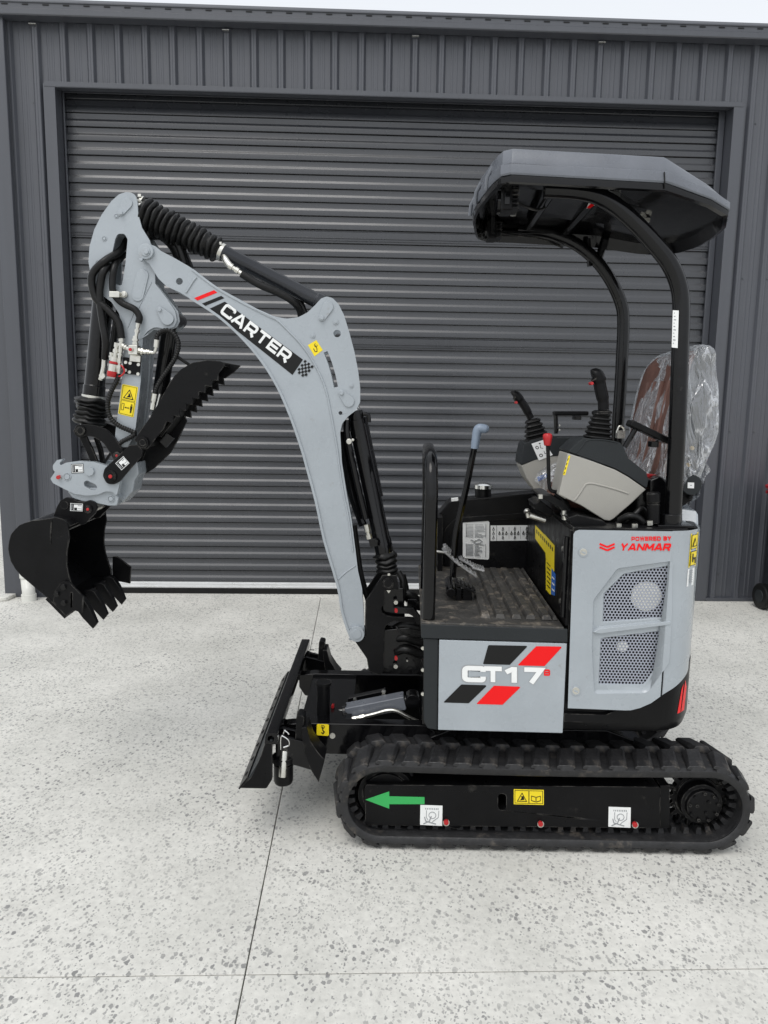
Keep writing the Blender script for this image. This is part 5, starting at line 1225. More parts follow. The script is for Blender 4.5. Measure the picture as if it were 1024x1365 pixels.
m = MB(); m.pr(B, circ(119.2, 628.6, 6, 8), qw-.010, qw+.001); m.pr(B, circ(89.3, 635.6, 5.4, 20), qw-.0025, qw+.001, holes=[circ(89.3, 635.6, 4.3, 18)]); m.pr(B, circ(89.3, 635.6, 3.6, 18), qw-.004, qw+.001); m.pr(B, circ(147.7, 664.9, 4.8, 20), qw+.008, qw+.014, holes=[circ(147.7, 664.9, 3.7, 18)]); m.pr(B, circ(147.7, 664.9, 3.0, 18), qw+.006, qw+.014)
o = m.obj('coupler_bosses', 'grey', qc, bevel=.0008); o['kind'] = 'stuff'
m = MB(); m.pr(B, circ(77.3, 636.4, 2.7, 14), qw-.014, qw+.001); m.obj('lock_button', 'redp', qc, bevel=.001)
m = MB(); m.pr(B, circ(79.5, 636.6, 2.5, 12), qw-.006, qw+.001); m.obj('lock_stem', 'zinc', qc)
label_px(qc, B, qw, (103.3, 624.6), -3, 16.5, 12.4)
# ---- bucket
sw = -.202
ear = [(70.5, 690), (75, 677), (80.5, 667, 5), (88, 663, 5), (97, 664.2, 5), (103, 668.5, 8), (112, 668.8, 6), (119.5, 666.8, 6), (127, 669.5, 6), (129.6, 677, 5), (127, 684, 4), (112.5, 699), (108, 700)]
SP = [(42, 694), (56, 692.6), (74, 689.6, 10), (84, 692, 8), (90.2, 699, 6), (92.6, 717, 14), (89.3, 733, 14), (89, 752.5, 14), (92, 768), (99.5, 790), (101.5, 806), (88, 822), (63, 797), (28, 767.7, 6), (20, 758, 8), (14, 747.8, 10), (10.5, 731.4, 12), (14, 712.7, 12), (25.8, 699.8, 10)]
m = MB(); m.pr(B, SP, sw, sw+.010); bk = m.obj('bucket', 'satin', EX, B, bevel=.0015)
spl = [tuple(B.P(x, y, sw)) for x, y in fillet(SP)]
m = MB(); m.add([V(*p)+V(0, .394, 0) for p in spl]+[V(*p)+V(0, .404, 0) for p in spl], [tuple(range(len(spl))), tuple(range(2*len(spl)-1, len(spl)-1, -1))]+[(i, (i+1) % len(spl), len(spl)+(i+1) % len(spl), len(spl)+i) for i in range(len(spl))])
m.obj('far_side_plate', 'satin', bk, bevel=.0015)
shp = [(91, 703), (78, 694.5), (60, 694), (43, 695.5), (27, 701.5), (16, 714), (12.6, 731.4), (16, 747), (22, 757), (30, 766.5), (64.5, 795.5), (93, 817)]
m = MB(); m.pr(B, strip([tuple(p) for p in spline(shp, 4)], 2.6), sw+.009, -sw-.009); m.obj('bucket_shell', 'satin', bk)
m = MB(); m.pr(B, strip([(62, 797.5), (87.5, 823.3)], 4.4), sw-.002, -sw+.002); m.obj('wear_strip', 'satin', bk, bevel=.001)
m = MB(); m.pr(B, [(70, 800), (99, 803), (97, 811), (90, 818)], sw+.010, -sw-.010); m.obj('lip_plate', 'satin', bk, bevel=.001)
m = MB(); m.pr(B, strip([(64, 700), (84, 702), (92, 706)], 2.4), sw+.01, -sw-.01); m.obj('top_lip', 'satin', bk, bevel=.001)
m = MB(); m.pr(B, strip([(68.5, 693.5), (67.5, 712), (67.3, 725)], 1.6), sw-.002, sw+.001); m.obj('side_weld', 'satin', bk, smooth=60)
SC_ = [(80.5, 777, 3), (86, 774.5, 3), (92, 776, 3), (110.3, 794.8, 1), (109.8, 816.5), (98, 813.5), (88, 821.5), (71, 802), (73, 788, 3)]
m = MB(); m.pr(B, SC_, sw-.012, sw-.001, holes=[[(94, 790), (96.6, 790), (96.6, 810), (94, 810)]]); ctr = m.obj('side_cutter', 'satin', bk, bevel=.0012)
for x, y in ((84.4, 783), (75.5, 792.4), (84.8, 804)):
    m = MB(); m.pr(B, circ(x, y, 4.0, 18), sw-.016, sw-.011); m.pr(B, hexa(x, y, 2.7), sw-.024, sw-.015); m.obj('cutter_bolt', 'black', ctr, bevel=.001)
m = MB(); pr_far(m, [(155.7, 742), (174.6, 756), (173.4, 778), (155.7, 774.5), (150, 775), (150, 742)], .203, .214); m.obj('side_cutter', 'satin', bk, bevel=.001)
tp = [(94, 799), (104, 797), (110.5, 800, 3), (118.5, 813, 4), (128, 832.8, 1), (121.3, 841, 1), (108.5, 826, 4), (101, 815.5, 4)]
tb = [B.P(x, y, -.19) for x, y in fillet(tp, 3)]
tl = [B.P(x, y, -.19) for x, y in ((94, 799), (104, 797), (110.5, 800.5), (118.5, 813), (127.7, 832.4), (122, 840), (109.5, 825.5), (101.5, 814))]
def toothmesh():
    # wedge that narrows towards the tip
    m = MB(); n = len(tl); hw = [.018, .018, .018, .016, .0105, .0105, .016, .018]
    m.add([V(p.x, -h, p.z) for p, h in zip(tl, hw)]+[V(p.x, h, p.z) for p, h in zip(tl, hw)], [tuple(range(n)), tuple(range(2*n-1, n-1, -1))]+[(i, (i+1) % n, n+(i+1) % n, n+i) for i in range(n)])
    return m.mesh('tooth', 'satin', 30)
tm = toothmesh()
for y in (-.165, -.052, .058, .168):
    o = link('bucket_tooth', tm, bk, bevel=.002); o.location = (0, y, 0)
for k, (y0, nm) in enumerate(((-.100, 'bucket_ear'), (.060, 'bucket_ear'))):
    m = MB()
    if k == 0: m.pr(B, ear, y0, y0+.014)
    else: m.poly([fillet(ear)], lambda x, y, w: B.P(x, y, -.1)+V(0, w+.1, 0), y0, y0+.014)
    e_ = m.obj(nm, 'satin', bk, bevel=.002)
    if k == 0:
        label_px(e_, B, y0, (102, 676.2), 3, 18, 11.5); redpin(e_, 117, 678.8, y0, 5.6)
        m = MB(); m.pr(B, circ(85.8, 673.6, 5.4, 20), y0-.004, y0); m.obj('ear_boss', 'satin', e_, bevel=.001)
m = MB(); m.cylw(B, 117, 678.8, -.09, .09, .018); m.cylw(B, 86, 673.6, -.09, .09, .018); m.obj('bucket_pins', 'zinc', bk)
# ================================================================== swing post and boom cylinder
sg = -.085
SW = [(507.4, 771.5), (509.6, 766.5, 3), (529.5, 767, 2), (531.5, 786), (513.5, 787), (512.5, 806, 4), (509, 809, 4), (509, 816, 5), (515, 820.5, 4), (522, 822), (560, 824), (560, 832), (526, 828, 10), (513.5, 834, 8), (512.5, 846), (512, 895), (505, 900), (492, 895), (489, 878), (474, 856), (487, 850), (488, 800, 3)]
m = MB(); m.pr(B, SW, sg, sg+.016); swp = m.obj('swing_post', 'satin', EX, B, bevel=.002)
m = MB(); m.poly([fillet(SW)], lambda x, y, w: B.P(x, y, sg)+V(0, w-sg, 0), .069, .085); m.obj('far_cheek', 'satin', swp, bevel=.002)
m = MB(); m.pr(B, [(489, 850), (511, 840), (560, 835), (575, 850), (575, 900), (494, 898)], sg+.02, .06); m.pr(B, [(510, 784), (538, 784), (540, 824), (510, 824)], sg+.03, .05); m.obj('post_core', 'black', swp, bevel=.004)
m = MB(); m.pr(B, circ(517.3, 778, 7.6, 26), sg-.010, sg); m.pr(B, circ(517.3, 778, 5.6, 24), sg-.013, sg-.008); m.obj('cylinder_pin', 'satin', swp, bevel=.001)
m = MB(); m.pr(B, [(526, 809), (552, 811.5, 2), (557, 817, 4), (561, 822), (566, 823), (566, 836), (556, 832), (551, 822, 4), (545, 818.5, 3), (526, 818)], sg-.02, sg+.0); sa = m.obj('swing_stop', 'black', swp, bevel=.002)
m = MB()
for x, y in ((528.2, 814.2), (528.2, 877.8)): m.pr(B, circ(x, y, 2.2, 12, 2.8), sg-.028, sg-.019)
m.obj('red_caps', 'redp', sa)
m = MB()
for x, y in ((527.8, 803.3), (527.6, 888.7)): m.pr(B, circ(x, y, 2.8, 16), sg-.014, sg+.006)
m.pr(B, circ(543, 881, 1.2, 8), sg, sg+.01); m.pr(B, hexa(518.5, 766, 2), sg, sg+.01); m.pr(B, [(515.5, 787), (521, 787), (518.3, 791)], sg-.002, sg+.01); m.obj('plain_caps', 'zinc', sa)
for k, pts in enumerate((((533, 800, .03), (542, 792, .02), (552, 796, .02), (566, 812, .02)), ((516, 846, .0), (535, 834, -.04), (556, 836, -.05), (580, 842, -.04)), ((514, 862, .0), (535, 850, -.06), (556, 855, -.06), (580, 862, -.05)), ((514, 880, .0), (536, 866, -.07), (560, 872, -.07), (580, 880, -.06)), ((537, 766, .04), (541, 782, .04), (544, 800, .03), (560, 806, .02)), ((531, 762, -.02), (537, 775, -.03), (537, 795, -.03), (531, 815, -.03)), ((472, 700, .05), (480, 760, .05), (488, 790, .05), (500, 830, .04)))):
    hose('swing_hose', swp, B, pts, .017 if k < 4 else .012)
hose('swing_hose', swp, B, ((528, 835, -.11), (535, 843, -.12), (548, 848, -.12), (562, 849, -.11)), .004)
m = MB(); m.pr(B, [(543, 799), (556, 799, 3), (563, 806), (563, 815), (543, 812)], -.02, .06); m.obj('hose_guard', 'black', swp, bevel=.003)
# boom cylinder
l0 = B.P(473, 548, 0.); l1 = B.P(512.5, 736, 0.)
m = MB(); m.lathe(l0, l1, [(0, .015), (0, .030), (.06, .030), (.06, .034), (.9, .034), (.91, .037), (1, .037), (1, .02)], 28); lcy = m.obj('boom_cylinder', 'black', EX, B, bevel=.001)
m = MB(); l2 = B.P(517, 776, 0.); m.tube([l1, l2], .016, 16); m.tube([l2+V(0, -.05, 0), l2+V(0, .05, 0)], .026, 20); m.tube([B.P(464.9, 535, -.06), B.P(464.9, 535, -.06)+V(0, .12, 0)], .02); m.tube([l0, B.P(465, 535, 0)], .024, 16); m.obj('piston_rod', 'chrome', lcy)
bellows('bellows', lcy, B.P(513, 737, 0), B.P(516, 764, 0), .048, .040, 4, amp=.85, seed=9, wob=.012)
clampring(lcy, B.P(512.6, 735.5, 0), l1-l0, .034, .014)
m = MB(); a = B.P(484, 556, .02); b = B.P(506, 662, .02); dd = (b-a); m.tube([a, b], .022, 16, flat=.7); m.obj('cylinder_guard', 'black', lcy, bevel=.002)
m = MB(); tubepx(m, B, [(484, 552, -.01), (491, 553, -.01), (492, 563, -.01)], .008, 8, n=2); m.obj('guard_bracket', 'black', lcy)
m = MB(); tubepx(m, B, [(462, 560, -.03), (463, 582, -.035), (472, 625, -.035), (480, 660, -.035), (488, 692, -.035)], .0125, 12); m.obj('steel_pipe', 'black', lcy)
m = MB(); tubepx(m, B, [(457, 575, .0), (461, 610, .0), (470, 660, .0), (484, 700, .0)], .017, 10); m.obj('steel_pipe', 'black', lcy)
m = MB(); m.lathe(B.P(488.5, 699, -.04), B.P(492.5, 718, -.04), [(0, .008), (0, .012), (.5, .012), (.55, .009), (.7, .009), (.7, .013), (1, .013)], 10); m.obj('hose_fitting', 'zinc', lcy)
m = MB(); m.pr(B, circ(465.4, 588.6, 4, 18), -.060, -.04); m.pr(B, circ(470.5, 586.5, 2, 12), -.05, -.035); m.obj('pipe_clip', 'zinc', lcy, bevel=.003)
m = MB(); m.pr(B, [(491, 719, 1), (502, 718, 1), (504, 728, 2), (494, 730, 2)], -.055, -.025); m.pr(B, circ(501.5, 722, 2.6, 12), -.062, -.05); m.obj('banjo_fitting', 'black', lcy, bevel=.001)

# ================================================================== grab rail at the front of the floor
m = MB()
rail = [(571, 829, -.43), (571.5, 760, -.43), (571.5, 700, -.43), (571, 660, -.43)]
pr_ = [U.P(*p) for p in rail]; zt2 = 1.325
u0 = pr_[0].x
pts = [V(u0, -.43, .79), V(u0, -.43, 1.0), V(u0, -.43, 1.20)]+spline([V(u0, -.43, 1.22), V(u0-.002, -.415, 1.30), V(u0-.004, -.36, 1.345), V(u0-.006, -.25, 1.36), V(u0-.006, -.10, 1.36), V(u0-.004, -.04, 1.335), V(u0-.002, -.012, 1.26), V(u0, -.01, 1.2)], 6)+[V(u0, -.01, 1.0), V(u0, -.01, .80)]
m.tube(pts, .0225, 24, up=(0, 1, 0)); m.obj('grab_rail', 'black', EX, smooth=50)
# ================================================================== levers and pedals on the floor
for k, (dy, dx) in enumerate(((-.02, 0), (.05, 1.5))):
    m = MB(); p = at(U, [(603+dx, 770, dy), (604.5+dx, 745, dy), (607+dx, 715, dy), (612+dx, 690, dy), (622+dx, 645, dy), (632+dx, 594, dy)], 5); m.tube(p, .0105, 14)
    lv = m.obj('travel_lever', 'black', EX, smooth=50)
    m = MB(); a = U.P(632+dx, 598, dy); b = U.P(635.5+dx, 576, dy); c = U.P(640+dx, 571, dy); d_ = U.P(650+dx, 573, dy)
    m.tube(spline([a, b, c, d_], 5), [.0125, .0135, .014, .0145, .015, .016, .0165, .017, .0175, .0178, .018, .0178, .0175, .017, .015, .009], 18); m.obj('lever_knob', 'knob', lv, smooth=60)
m = MB()
m.box(U.P(612, 785, -.10), (.06, .10, .02)); pb_ = U.P(618, 803, -.16)
m.box(pb_, (.10, .07, .012)); m.box(pb_+V(-.02, 0, .03), (.02, .05, .06)); m.box(pb_+V(.012, .01, .03), (.035, .05, .05)); m.tube([pb_+V(-.05, -.04, .045), pb_+V(-.05, .10, .06)], .018, 14); ped = m.obj('pedal_base', 'black', EX, bevel=.003)
def pedal(c, du, tilt, roll_, size, nm='foot_pedal', mt='pedal'):
    rot = Matrix.Rotation(tilt, 3, 'Y') @ Matrix.Rotation(roll_, 3, 'Z'); m = MB(); m.box(c, (size[0], size[1], .008), rot)
    o = m.obj(nm, mt, EX, bevel=.002); m = MB()
    n = 5
    for i in range(n): m.box(Vector(c)+rot @ V(-size[0]/2+size[0]*(i+.5)/n, 0, .006), (.006, size[1]*.86, .006), rot)
    m.obj('pedal_treads', mt, o, bevel=.001); return o
pedal(U.P(620, 781, -.16), 0, .42, .0, (.085, .075), mt='satin')
pedal(U.P(601, 742, -.02), 0, .75, .2, (.085, .05)); pedal(U.P(620, 757, -.06), 0, .62, .1, (.11, .045)); pedal(U.P(622, 749, .06), 0, .5, 0, (.07, .05)); pedal(U.P(637, 757, .05), 0, .25, 0, (.05, .07)); pedal(U.P(597, 733, .05), 0, .8, 0, (.05, .06))
m = MB()
for x, y in ((603, 771), (614, 770)): m.tube([U.P(x, y, -.08), U.P(x, y+4, -.08)], .014, 10)
m.tube([U.P(582, 735, .1), U.P(600, 738, .08)], .005, 8); m.obj('pedal_pivots', 'zinc', ped)
# ================================================================== canopy posts
def post(pts, w, r, nm, n=5):
    m = MB(); path = spline([U.P(x, y, w) for x, y in pts], n); m.tube(path, r, 24); return m.obj(nm, 'black', EX, smooth=50)
np_ = post([(897, 694), (899.5, 640), (902.5, 580), (905, 520), (907, 460), (908.3, 414), (905.5, 383), (893, 352), (870.5, 323), (841, 292), (815, 271), (792, 259.5), (768, 254.5), (745, 252.8), (726, 252)], -.37, .0275, 'canopy_post')
fp = post([(823, 640), (823.5, 575), (827, 520), (829, 480), (831, 434), (828.5, 406.6), (815, 375.3), (795.5, 348), (768, 325.5), (737, 312.5), (712, 308), (690, 306.5)], .33, .025, 'canopy_post')
m = MB(); m.tube([U.P(889, 700, -.36), U.P(889, 700, -.36)+V(0, 0, .001)], .01)
m = MB(); a = U.P(893, 700, -.37); m.box(a+V(.005, .0, .0), (.12, .10, .014)); m.tube([a+V(0, 0, .0), a+V(0, 0, .04)], .034, 24); m.obj('post_foot', 'black', np_, bevel=.003)
m = MB(); m.tube([U.P(866, 700, -.41), U.P(866, 694, -.41)], .010, 6); m.tube([U.P(846, 703, -.43), U.P(846, 698, -.43)], .010, 6); m.tube([U.P(825, 702, -.43), U.P(825, 698, -.43)], .009, 6); m.obj('foot_bolts', 'zinc', np_)
f = quadmap([(897, 413.5), (905, 414), (903.5, 464), (895.5, 463)])
it = [(qrect(f, 0, 0, 1, 1), 0)]+[(qrect(f, .2, .06+.09*k, .35+.4*((k*7) % 3)/3, .085+.09*k), 1) for k in range(10)]
decal('post_sticker', U, -.3985, it, np_, ['white', 'greyprint'])
# ================================================================== canopy
def K(px, py, w): return U.P(px, py, w)
ZR = 2.20
# lower rim in plan: rounded bulging nose, straight sides, tapering tail
half = [(-.262, 0.), (-.258, .10), (-.247, .20), (-.236, .30), (-.225, .37), (-.212, .425), (-.185, .45), (.05, .45), (.29, .45), (.30, .449), (.45, .40), (.53, .34), (.575, .22), (.592, .10), (.596, 0.)]
def rimz(u):
    return 2.212-.024*(u+.21)/.5 if u < .29 else 2.188-.058*((u-.29)/.29)**1.0
def ring(off, dz, tail=1., fz=None):
    o = []
    for sgn in (-1, 1):
        pts = half if sgn < 0 else list(reversed(half))[1:-1]
        for a, b in pts:
            c = Vector((.12, 0)); d = Vector((a, b))-c; L = d.length; q = c+d*(1-off/L)
            o.append(V(q.x, sgn*b*(1-off/max(L, .3)) if True else 0, rimz(a)+(dz if a < .29 else dz*(1-(1-tail)*min(1, (a-.29)/.2)))))
    return o
def ring2(ix, iy, dz, dzt):
    o = []
    for sgn in (-1, 1):
        pts = half if sgn < 0 else list(reversed(half))[1:-1]
        for a, b in pts:
            u = .10+(a-.10)*(1-ix); w_ = b*(1-iy)*(.86 if sgn > 0 else 1); k = 0 if a < .29 else min(1, (a-.29)/.21)
            o.append(V(u, sgn*w_, rimz(a)+dz+(dzt-dz)*k))
    return o
m = MB()
m.loft([ring2(.03, .03, .016, .014), ring2(.006, .006, .012, .010), ring2(.0, .0, .018, .014), ring2(.002, .004, .044, .034), ring2(.004, .006, .0465, .036), ring2(.018, .022, .0470, .0365), ring2(.018, .024, .0520, .0385), ring2(.026, .045, .086, .046), ring2(.032, .056, .094, .050), ring2(.042, .085, .098, .054), ring2(.5, .5, .112, .13)], cap0=False, cap1=True)
cpy = m.obj('canopy', 'slate', EX, smooth=24, weld=.0005, bevel=.004)
# black liner under the shell
m = MB(); m.loft([ring2(.012, .010, .013, .011), ring2(.006, .006, .009, .008), ring2(.010, .008, -.008, -.006), ring2(.035, .035, -.011, -.009), ring2(.07, .07, .035, .03), ring2(.5, .5, .05, .055)], cap0=False, cap1=True); ln = m.obj('canopy_liner', 'black', cpy, smooth=32)
# moulded seams on the side and the nose ribs
m = MB(); m.pr(U, strip([(886, 229), (886.8, 250)], 1.2), -.4535, -.44); m.obj('side_seam', 'ink', cpy)
for k in range(3):
    w_ = -.30+.17*k; m = MB(); m.tube([V(-.262+.03*(w_/.4)**2*1.6+.012, w_, 2.29), V(-.266+.03*(w_/.4)**2*1.6, w_+.01, 2.26), V(-.268+.03*(w_/.4)**2*1.6, w_+.02, 2.225)], .007, 8); m.obj('nose_rib', 'slate', cpy)
# roof frame, struts and bolts under the liner
m = MB()
m.tube([V(.14, -.38, 2.225), V(.14, .34, 2.225)], .016, 14)
fr_ = m.obj('roof_crossbar', 'black', EX)
m = MB(); m.box((-.06, -.37, 2.213), (.32, .05, .012)); m.box((-.06, .33, 2.222), (.32, .05, .012)); m.obj('roof_rails', 'black', fr_, bevel=.002)
m = MB(); m.tube([U.P(735, 258, -.33), U.P(705, 303, .26)], .014, 12); m.obj('roof_strut', 'black', EX)
m = MB(); m.tube([U.P(796, 352, .33), U.P(806, 320, .33)], .016, 12); m.tube([U.P(786, 355, .33), U.P(784, 318, .33)], .010, 12); m.obj('post_stay', 'black', fp)
m = MB()
for x, y, w_ in ((672.5, 251, -.36), (705, 250.5, -.36), (684, 287.5, .0), (802, 284.5, .0), (857, 290, -.1), (862, 296, -.1), (652, 295, .30)): p = U.P(x, y, w_); m.tube([p, p+V(0, 0, .012), p+V(0, 0, .012)], [.012, .012, .006], 6)
m.obj('liner_bolts', 'zinc', ln)
decal('liner_sticker', U, -.2, [([(788, 262), (808, 258.5), (828, 262), (812, 279), (800, 271), (782, 278)], 0), ([(782, 277), (791, 268), (796, 271), (787, 277.5)], 1)], ln, ['white', 'red'])
decal('liner_sticker', U, -.1, [([(809, 253), (834, 253), (826, 263), (812, 259)], 0), ([(829, 253.5), (834, 253.5), (826, 263), (822, 260)], 1)], ln, ['white', 'red'])
decal('liner_sticker', U, -.1, [([(746, 261), (762, 261), (760, 263), (748, 262.5)], 0)], ln, ['white'])
# work lights hung under the nose
for (x, y, w_) in ((674, 270, -.31), (655, 309, .24)):
    c = U.P(x, y, w_); m = MB(); m.box(c, (.038, .088, .068)); wl_ = m.obj('work_light', 'satin', EX, bevel=.006, seg=3)
    m = MB(); m.lathe(c+V(-.028, 0, 0), c+V(-.018, 0, 0), [(0, .026), (0, .036), (1, .036)], 24); m.obj('lens_ring', 'black', wl_)
    m = MB()
    for k in range(5): m.box(c+V(.026, 0, -.026+.013*k), (.024, .084, .004))
    m.obj('cooling_fins', 'satin', wl_)
    m = MB(); m.box(c+V(0, -.047, .012), (.016, .004, .06)); m.box(c+V(0, .047, .012), (.016, .004, .06)); m.box(c+V(0, 0, .042), (.016, .098, .004)); m.obj('light_bracket', 'black', wl_, bevel=.001)
m = MB(); tubepx(m, U, [(686, 268, -.30), (700, 275, -.28), (715, 280, -.22), (727, 276, -.18), (735, 266, -.16)], .004, 8); tubepx(m, U, [(664, 310, .24), (690, 314, .26), (720, 318, .3), (750, 330, .33)], .004, 8); o = m.obj('light_cable', 'satin', ln); o['kind'] = 'stuff'
# ================================================================== operator's seat
def seatside(w): return w
# back: side section swept across, bulging towards the middle
secA = [(.395, 1.25), (.415, 1.36), (.432, 1.48), (.452, 1.60), (.478, 1.69), (.515, 1.725), (.550, 1.70), (.560, 1.60), (.552, 1.48), (.535, 1.36), (.512, 1.25)]
secP = [Vector(p) for p in spline([Vector(p) for p in secA], 3, True)]
cc = Vector((.48, 1.48))
rg = []
for w_, k, sh in ((-.205, .55, .02), (-.20, .85, .014), (-.17, .97, .008), (-.10, 1., .0), (0, .985, -.008), (.10, 1., .0), (.17, .97, .008), (.20, .85, .014), (.205, .55, .02)):
    rg.append([V(cc.x+(p.x-cc.x)*k-sh, w_, cc.y+(p.y-cc.y)*(.5+.5*k)) for p in secP])
m = MB(); m.loft(rg); seat = m.obj('seat_back', 'brown', EX, smooth=60)
# dark shell on the rear half
rg = []
for w_, k in ((-.214, .7), (-.212, .98), (-.17, 1.06), (0, 1.09), (.17, 1.06), (.212, .98), (.214, .7)):
    rg.append([V(cc.x+.022+(p.x-cc.x)*k*.80, w_, cc.y+(p.y-cc.y)*(.5+.5*min(1, k))*1.015) for p in secP])
m = MB(); m.loft(rg); m.obj('seat_shell', 'seatgrey', seat, smooth=60)
for w_ in (-.12, -.04, .04, .12):
    m = MB(); m.tube(spline([V(.405, w_, 1.29), V(.424, w_, 1.40), V(.438, w_, 1.50), V(.458, w_, 1.62)], 4), .008, 8, flat=1.4); m.obj('seat_flute', 'brown', seat, smooth=60)
# cushion
rg = []
for w_, k in ((-.22, .6), (-.21, .95), (-.15, 1.), (0, .97), (.15, 1.), (.21, .95), (.22, .6)):
    rg.append([V(.27+(x-.27)*(.9+.1*k), w_, 1.215+(z-1.215)*k) for x, z in fillet([(.06, 1.16, .03), (.10, 1.25, .03), (.42, 1.24, .03), (.44, 1.16, .03)], 4)])
m = MB(); m.loft(rg); m.obj('seat_cushion', 'brown', EX, smooth=60)
m = MB(); m.ext([(.10, 1.13), (.46, 1.13), (.50, 1.26, .02), (.44, 1.20), (.12, 1.16)], -.20, .20); m.box((.28, -.10, 1.15), (.26, .12, .06)); m.obj('seat_base', 'satin', EX, bevel=.004)
# plastic dust cover: loose bag round the back, with folds and a torn corner at the bottom
from mathutils import noise as _n
rg = []
NW = 26
for i in range(NW+1):
    t = -1+2*i/NW; w_ = .245*math.sin(t*PI/2); k = math.sqrt(max(0, 1-abs(t)**5)); k = .62+.38*k
    row = []
    for p in secP:
        q = V(cc.x+(p.x-cc.x)*(k*1.30)+.008, w_, cc.y+(p.y-cc.y)*(.5+.5*k)*1.06+.004)
        d = (q-V(cc.x, q.y*.7, q.z)).normalized(); g = _n.noise(V(q.x*9, q.y*9, q.z*4.5))*.028+_n.noise(V(q.x*25, q.y*25, q.z*9)+V(7, 0, 0))*.011+abs(_n.noise(V(q.x*14+3, q.y*18, q.z*5)))*.014
        row.append(q+V(d.x, d.y*.6, 0)*g)
    rg.append(row)
m = MB(); m.loft(rg, cap0=True, cap1=True); m.obj('plastic_cover', 'film', seat, smooth=80)
m = MB()
a = [(930, 600, -.22), (946, 626.5, -.235), (938, 640, -.24), (934, 656, -.22), (922, 672, -.18), (905, 688, -.1)]
b = [(918, 606, -.2), (925, 630, -.2), (922, 645, -.2), (914, 660, -.18), (905, 668, -.15), (892, 678, -.05)]
pa_ = at(U, a, 4); pb2 = at(U, b, 4); m.add([q+V(0, .01*math.sin(i*1.3), 0) for i, q in enumerate(pa_)]+[q+V(0, .012*math.cos(i*1.7), 0) for i, q in enumerate(pb2)], [(i, i+1, len(pa_)+i+1, len(pa_)+i) for i in range(len(pa_)-1)])
m.obj('cover_skirt', 'film', seat, smooth=80, fix=False)
m = MB(); a = [(842, 600, .2), (846, 615, .15), (856, 628, .0), (866, 640, -.1), (880, 650, -.16)]; b = [(850, 590, .1), (856, 604, .05), (868, 618, -.05), (880, 628, -.14), (890, 640, -.18)]
pa_ = at(U, a, 4); pb2 = at(U, b, 4); m.add([q+V(0, .012*math.sin(i*1.3), 0) for i, q in enumerate(pa_)]+[q for q in pb2], [(i, i+1, len(pa_)+i+1, len(pa_)+i) for i in range(len(pa_)-1)]); m.obj('cover_skirt', 'film', seat, smooth=80, fix=False)
# recliner: side bracket with brass-coloured bolts, round cover
wq = -.232
m = MB(); m.pr(U, [(925, 590, 5), (933, 591, 5), (933, 600), (929, 612), (932, 626, 4), (914, 628, 4), (917, 600)], wq, wq+.014, n=4); rc = m.obj('recliner_arm', 'satin', EX, bevel=.003)
M_['brass'] = mat('yellow_zinc', (.45, .33, .16), .35, .9)
for x, y in ((923, 597.3), (918, 619.7)):
    m = MB(); m.pr(U, hexa(x, y, 3.1), wq-.009, wq); m.pr(U, circ(x, y, 1.6, 10), wq-.011, wq-.006); m.obj('bracket_bolt', 'brass', rc, bevel=.0008)
m = MB(); m.pr(U, circ(922, 645.8, 14.2, 32), wq-.012, wq+.05); rcv = m.obj('recliner_cover', 'trim', rc, bevel=.003)
decal('round_tag', U, wq-.012, [([(917, 643), (925.5, 643.4), (925.2, 651), (916.7, 650.6)], 0), (strip([(920, 647), (922.5, 647)], 1), 1)], rcv, ['white', 'greyprint'])
m = MB(); m.pr(U, [(906, 655), (927, 655), (922, 668), (908, 676), (902, 670)], wq+.02, wq+.06); m.tube([U.P(921, 663, wq-.005), U.P(921, 663, wq+.03)], .008, 8); m.obj('recliner_foot', 'satin', rc, bevel=.003)
# buckle, papers and canister beside the seat
m = MB(); m.pr(U, [(862, 631, 2), (876, 633, 2), (875, 640), (861, 638)], -.24, -.22); m.obj('belt_buckle', 'redp', EX, bevel=.003)
m = MB(); m.pr(U, [(874, 636), (886, 641), (881, 648), (873, 643)], -.26, -.257); m.obj('paper_tag', 'white', EX)
m = MB(); a = U.P(871, 697, -.38); b = U.P(871, 656, -.38); m.lathe(a, b, [(0, .018), (0, .021), (.62, .021), (.63, .018), (.66, .018), (.68, .022), (.95, .022), (1, .018)], 22); m.obj('fuse_canister', 'satin', EX, bevel=.001)
m = MB(); m.pr(U, [(866, 640, 6), (882, 634, 8), (892, 645, 6), (890, 680), (878, 690), (866, 670)], -.30, -.20); m.pr(U, [(806, 694, 4), (835, 670, 8), (862, 650, 6), (880, 660), (885, 700), (806, 701)], -.26, .2); m.obj('seat_mount', 'black', EX, bevel=.006)
hose('loom', EX, U, [(826, 694, -.36), (838, 688, -.38), (850, 690, -.38), (858, 697, -.38)], .012)
hose('loom', EX, U, [(822, 698, -.34), (836, 694, -.36), (848, 684, -.36), (856, 678, -.35), (864, 690, -.34)], .009)
# ================================================================== control consoles
cw0, cw1 = -.345, -.20
BE = [(757, 604, 2), (790, 615), (820, 626, 30), (838, 636), (861.5, 652.5, 2), (842, 671), (818.5, 691.5, 6), (813, 694.6, 5), (806, 693.5, 5), (775, 674), (745, 659.5, 2)]
m = MB(); m.pr(U, BE, cw0, cw1, n=4); con = m.obj('control_console', 'beige', EX, bevel=.009, seg=3)
m = MB(); m.tube([U.P(x, y, cw0+.001) for x, y in [tuple(p) for p in spline([Vector(p) for p in ((766, 667), (772, 659), (779, 648), (782, 645), (790, 644.5), (805, 648), (820, 652), (838, 658))], 4)]], .004, 8); m.obj('console_crease', 'beige', con, smooth=70)
TR = [(757.5, 602, 2), (770, 590, 3), (779, 583.5, 2), (827, 590, 3), (832, 597), (838, 611, 3), (862, 630, 2), (864.5, 640), (862.5, 651.5, 2), (838, 634.5), (820, 624.5, 30), (790, 613.5)]
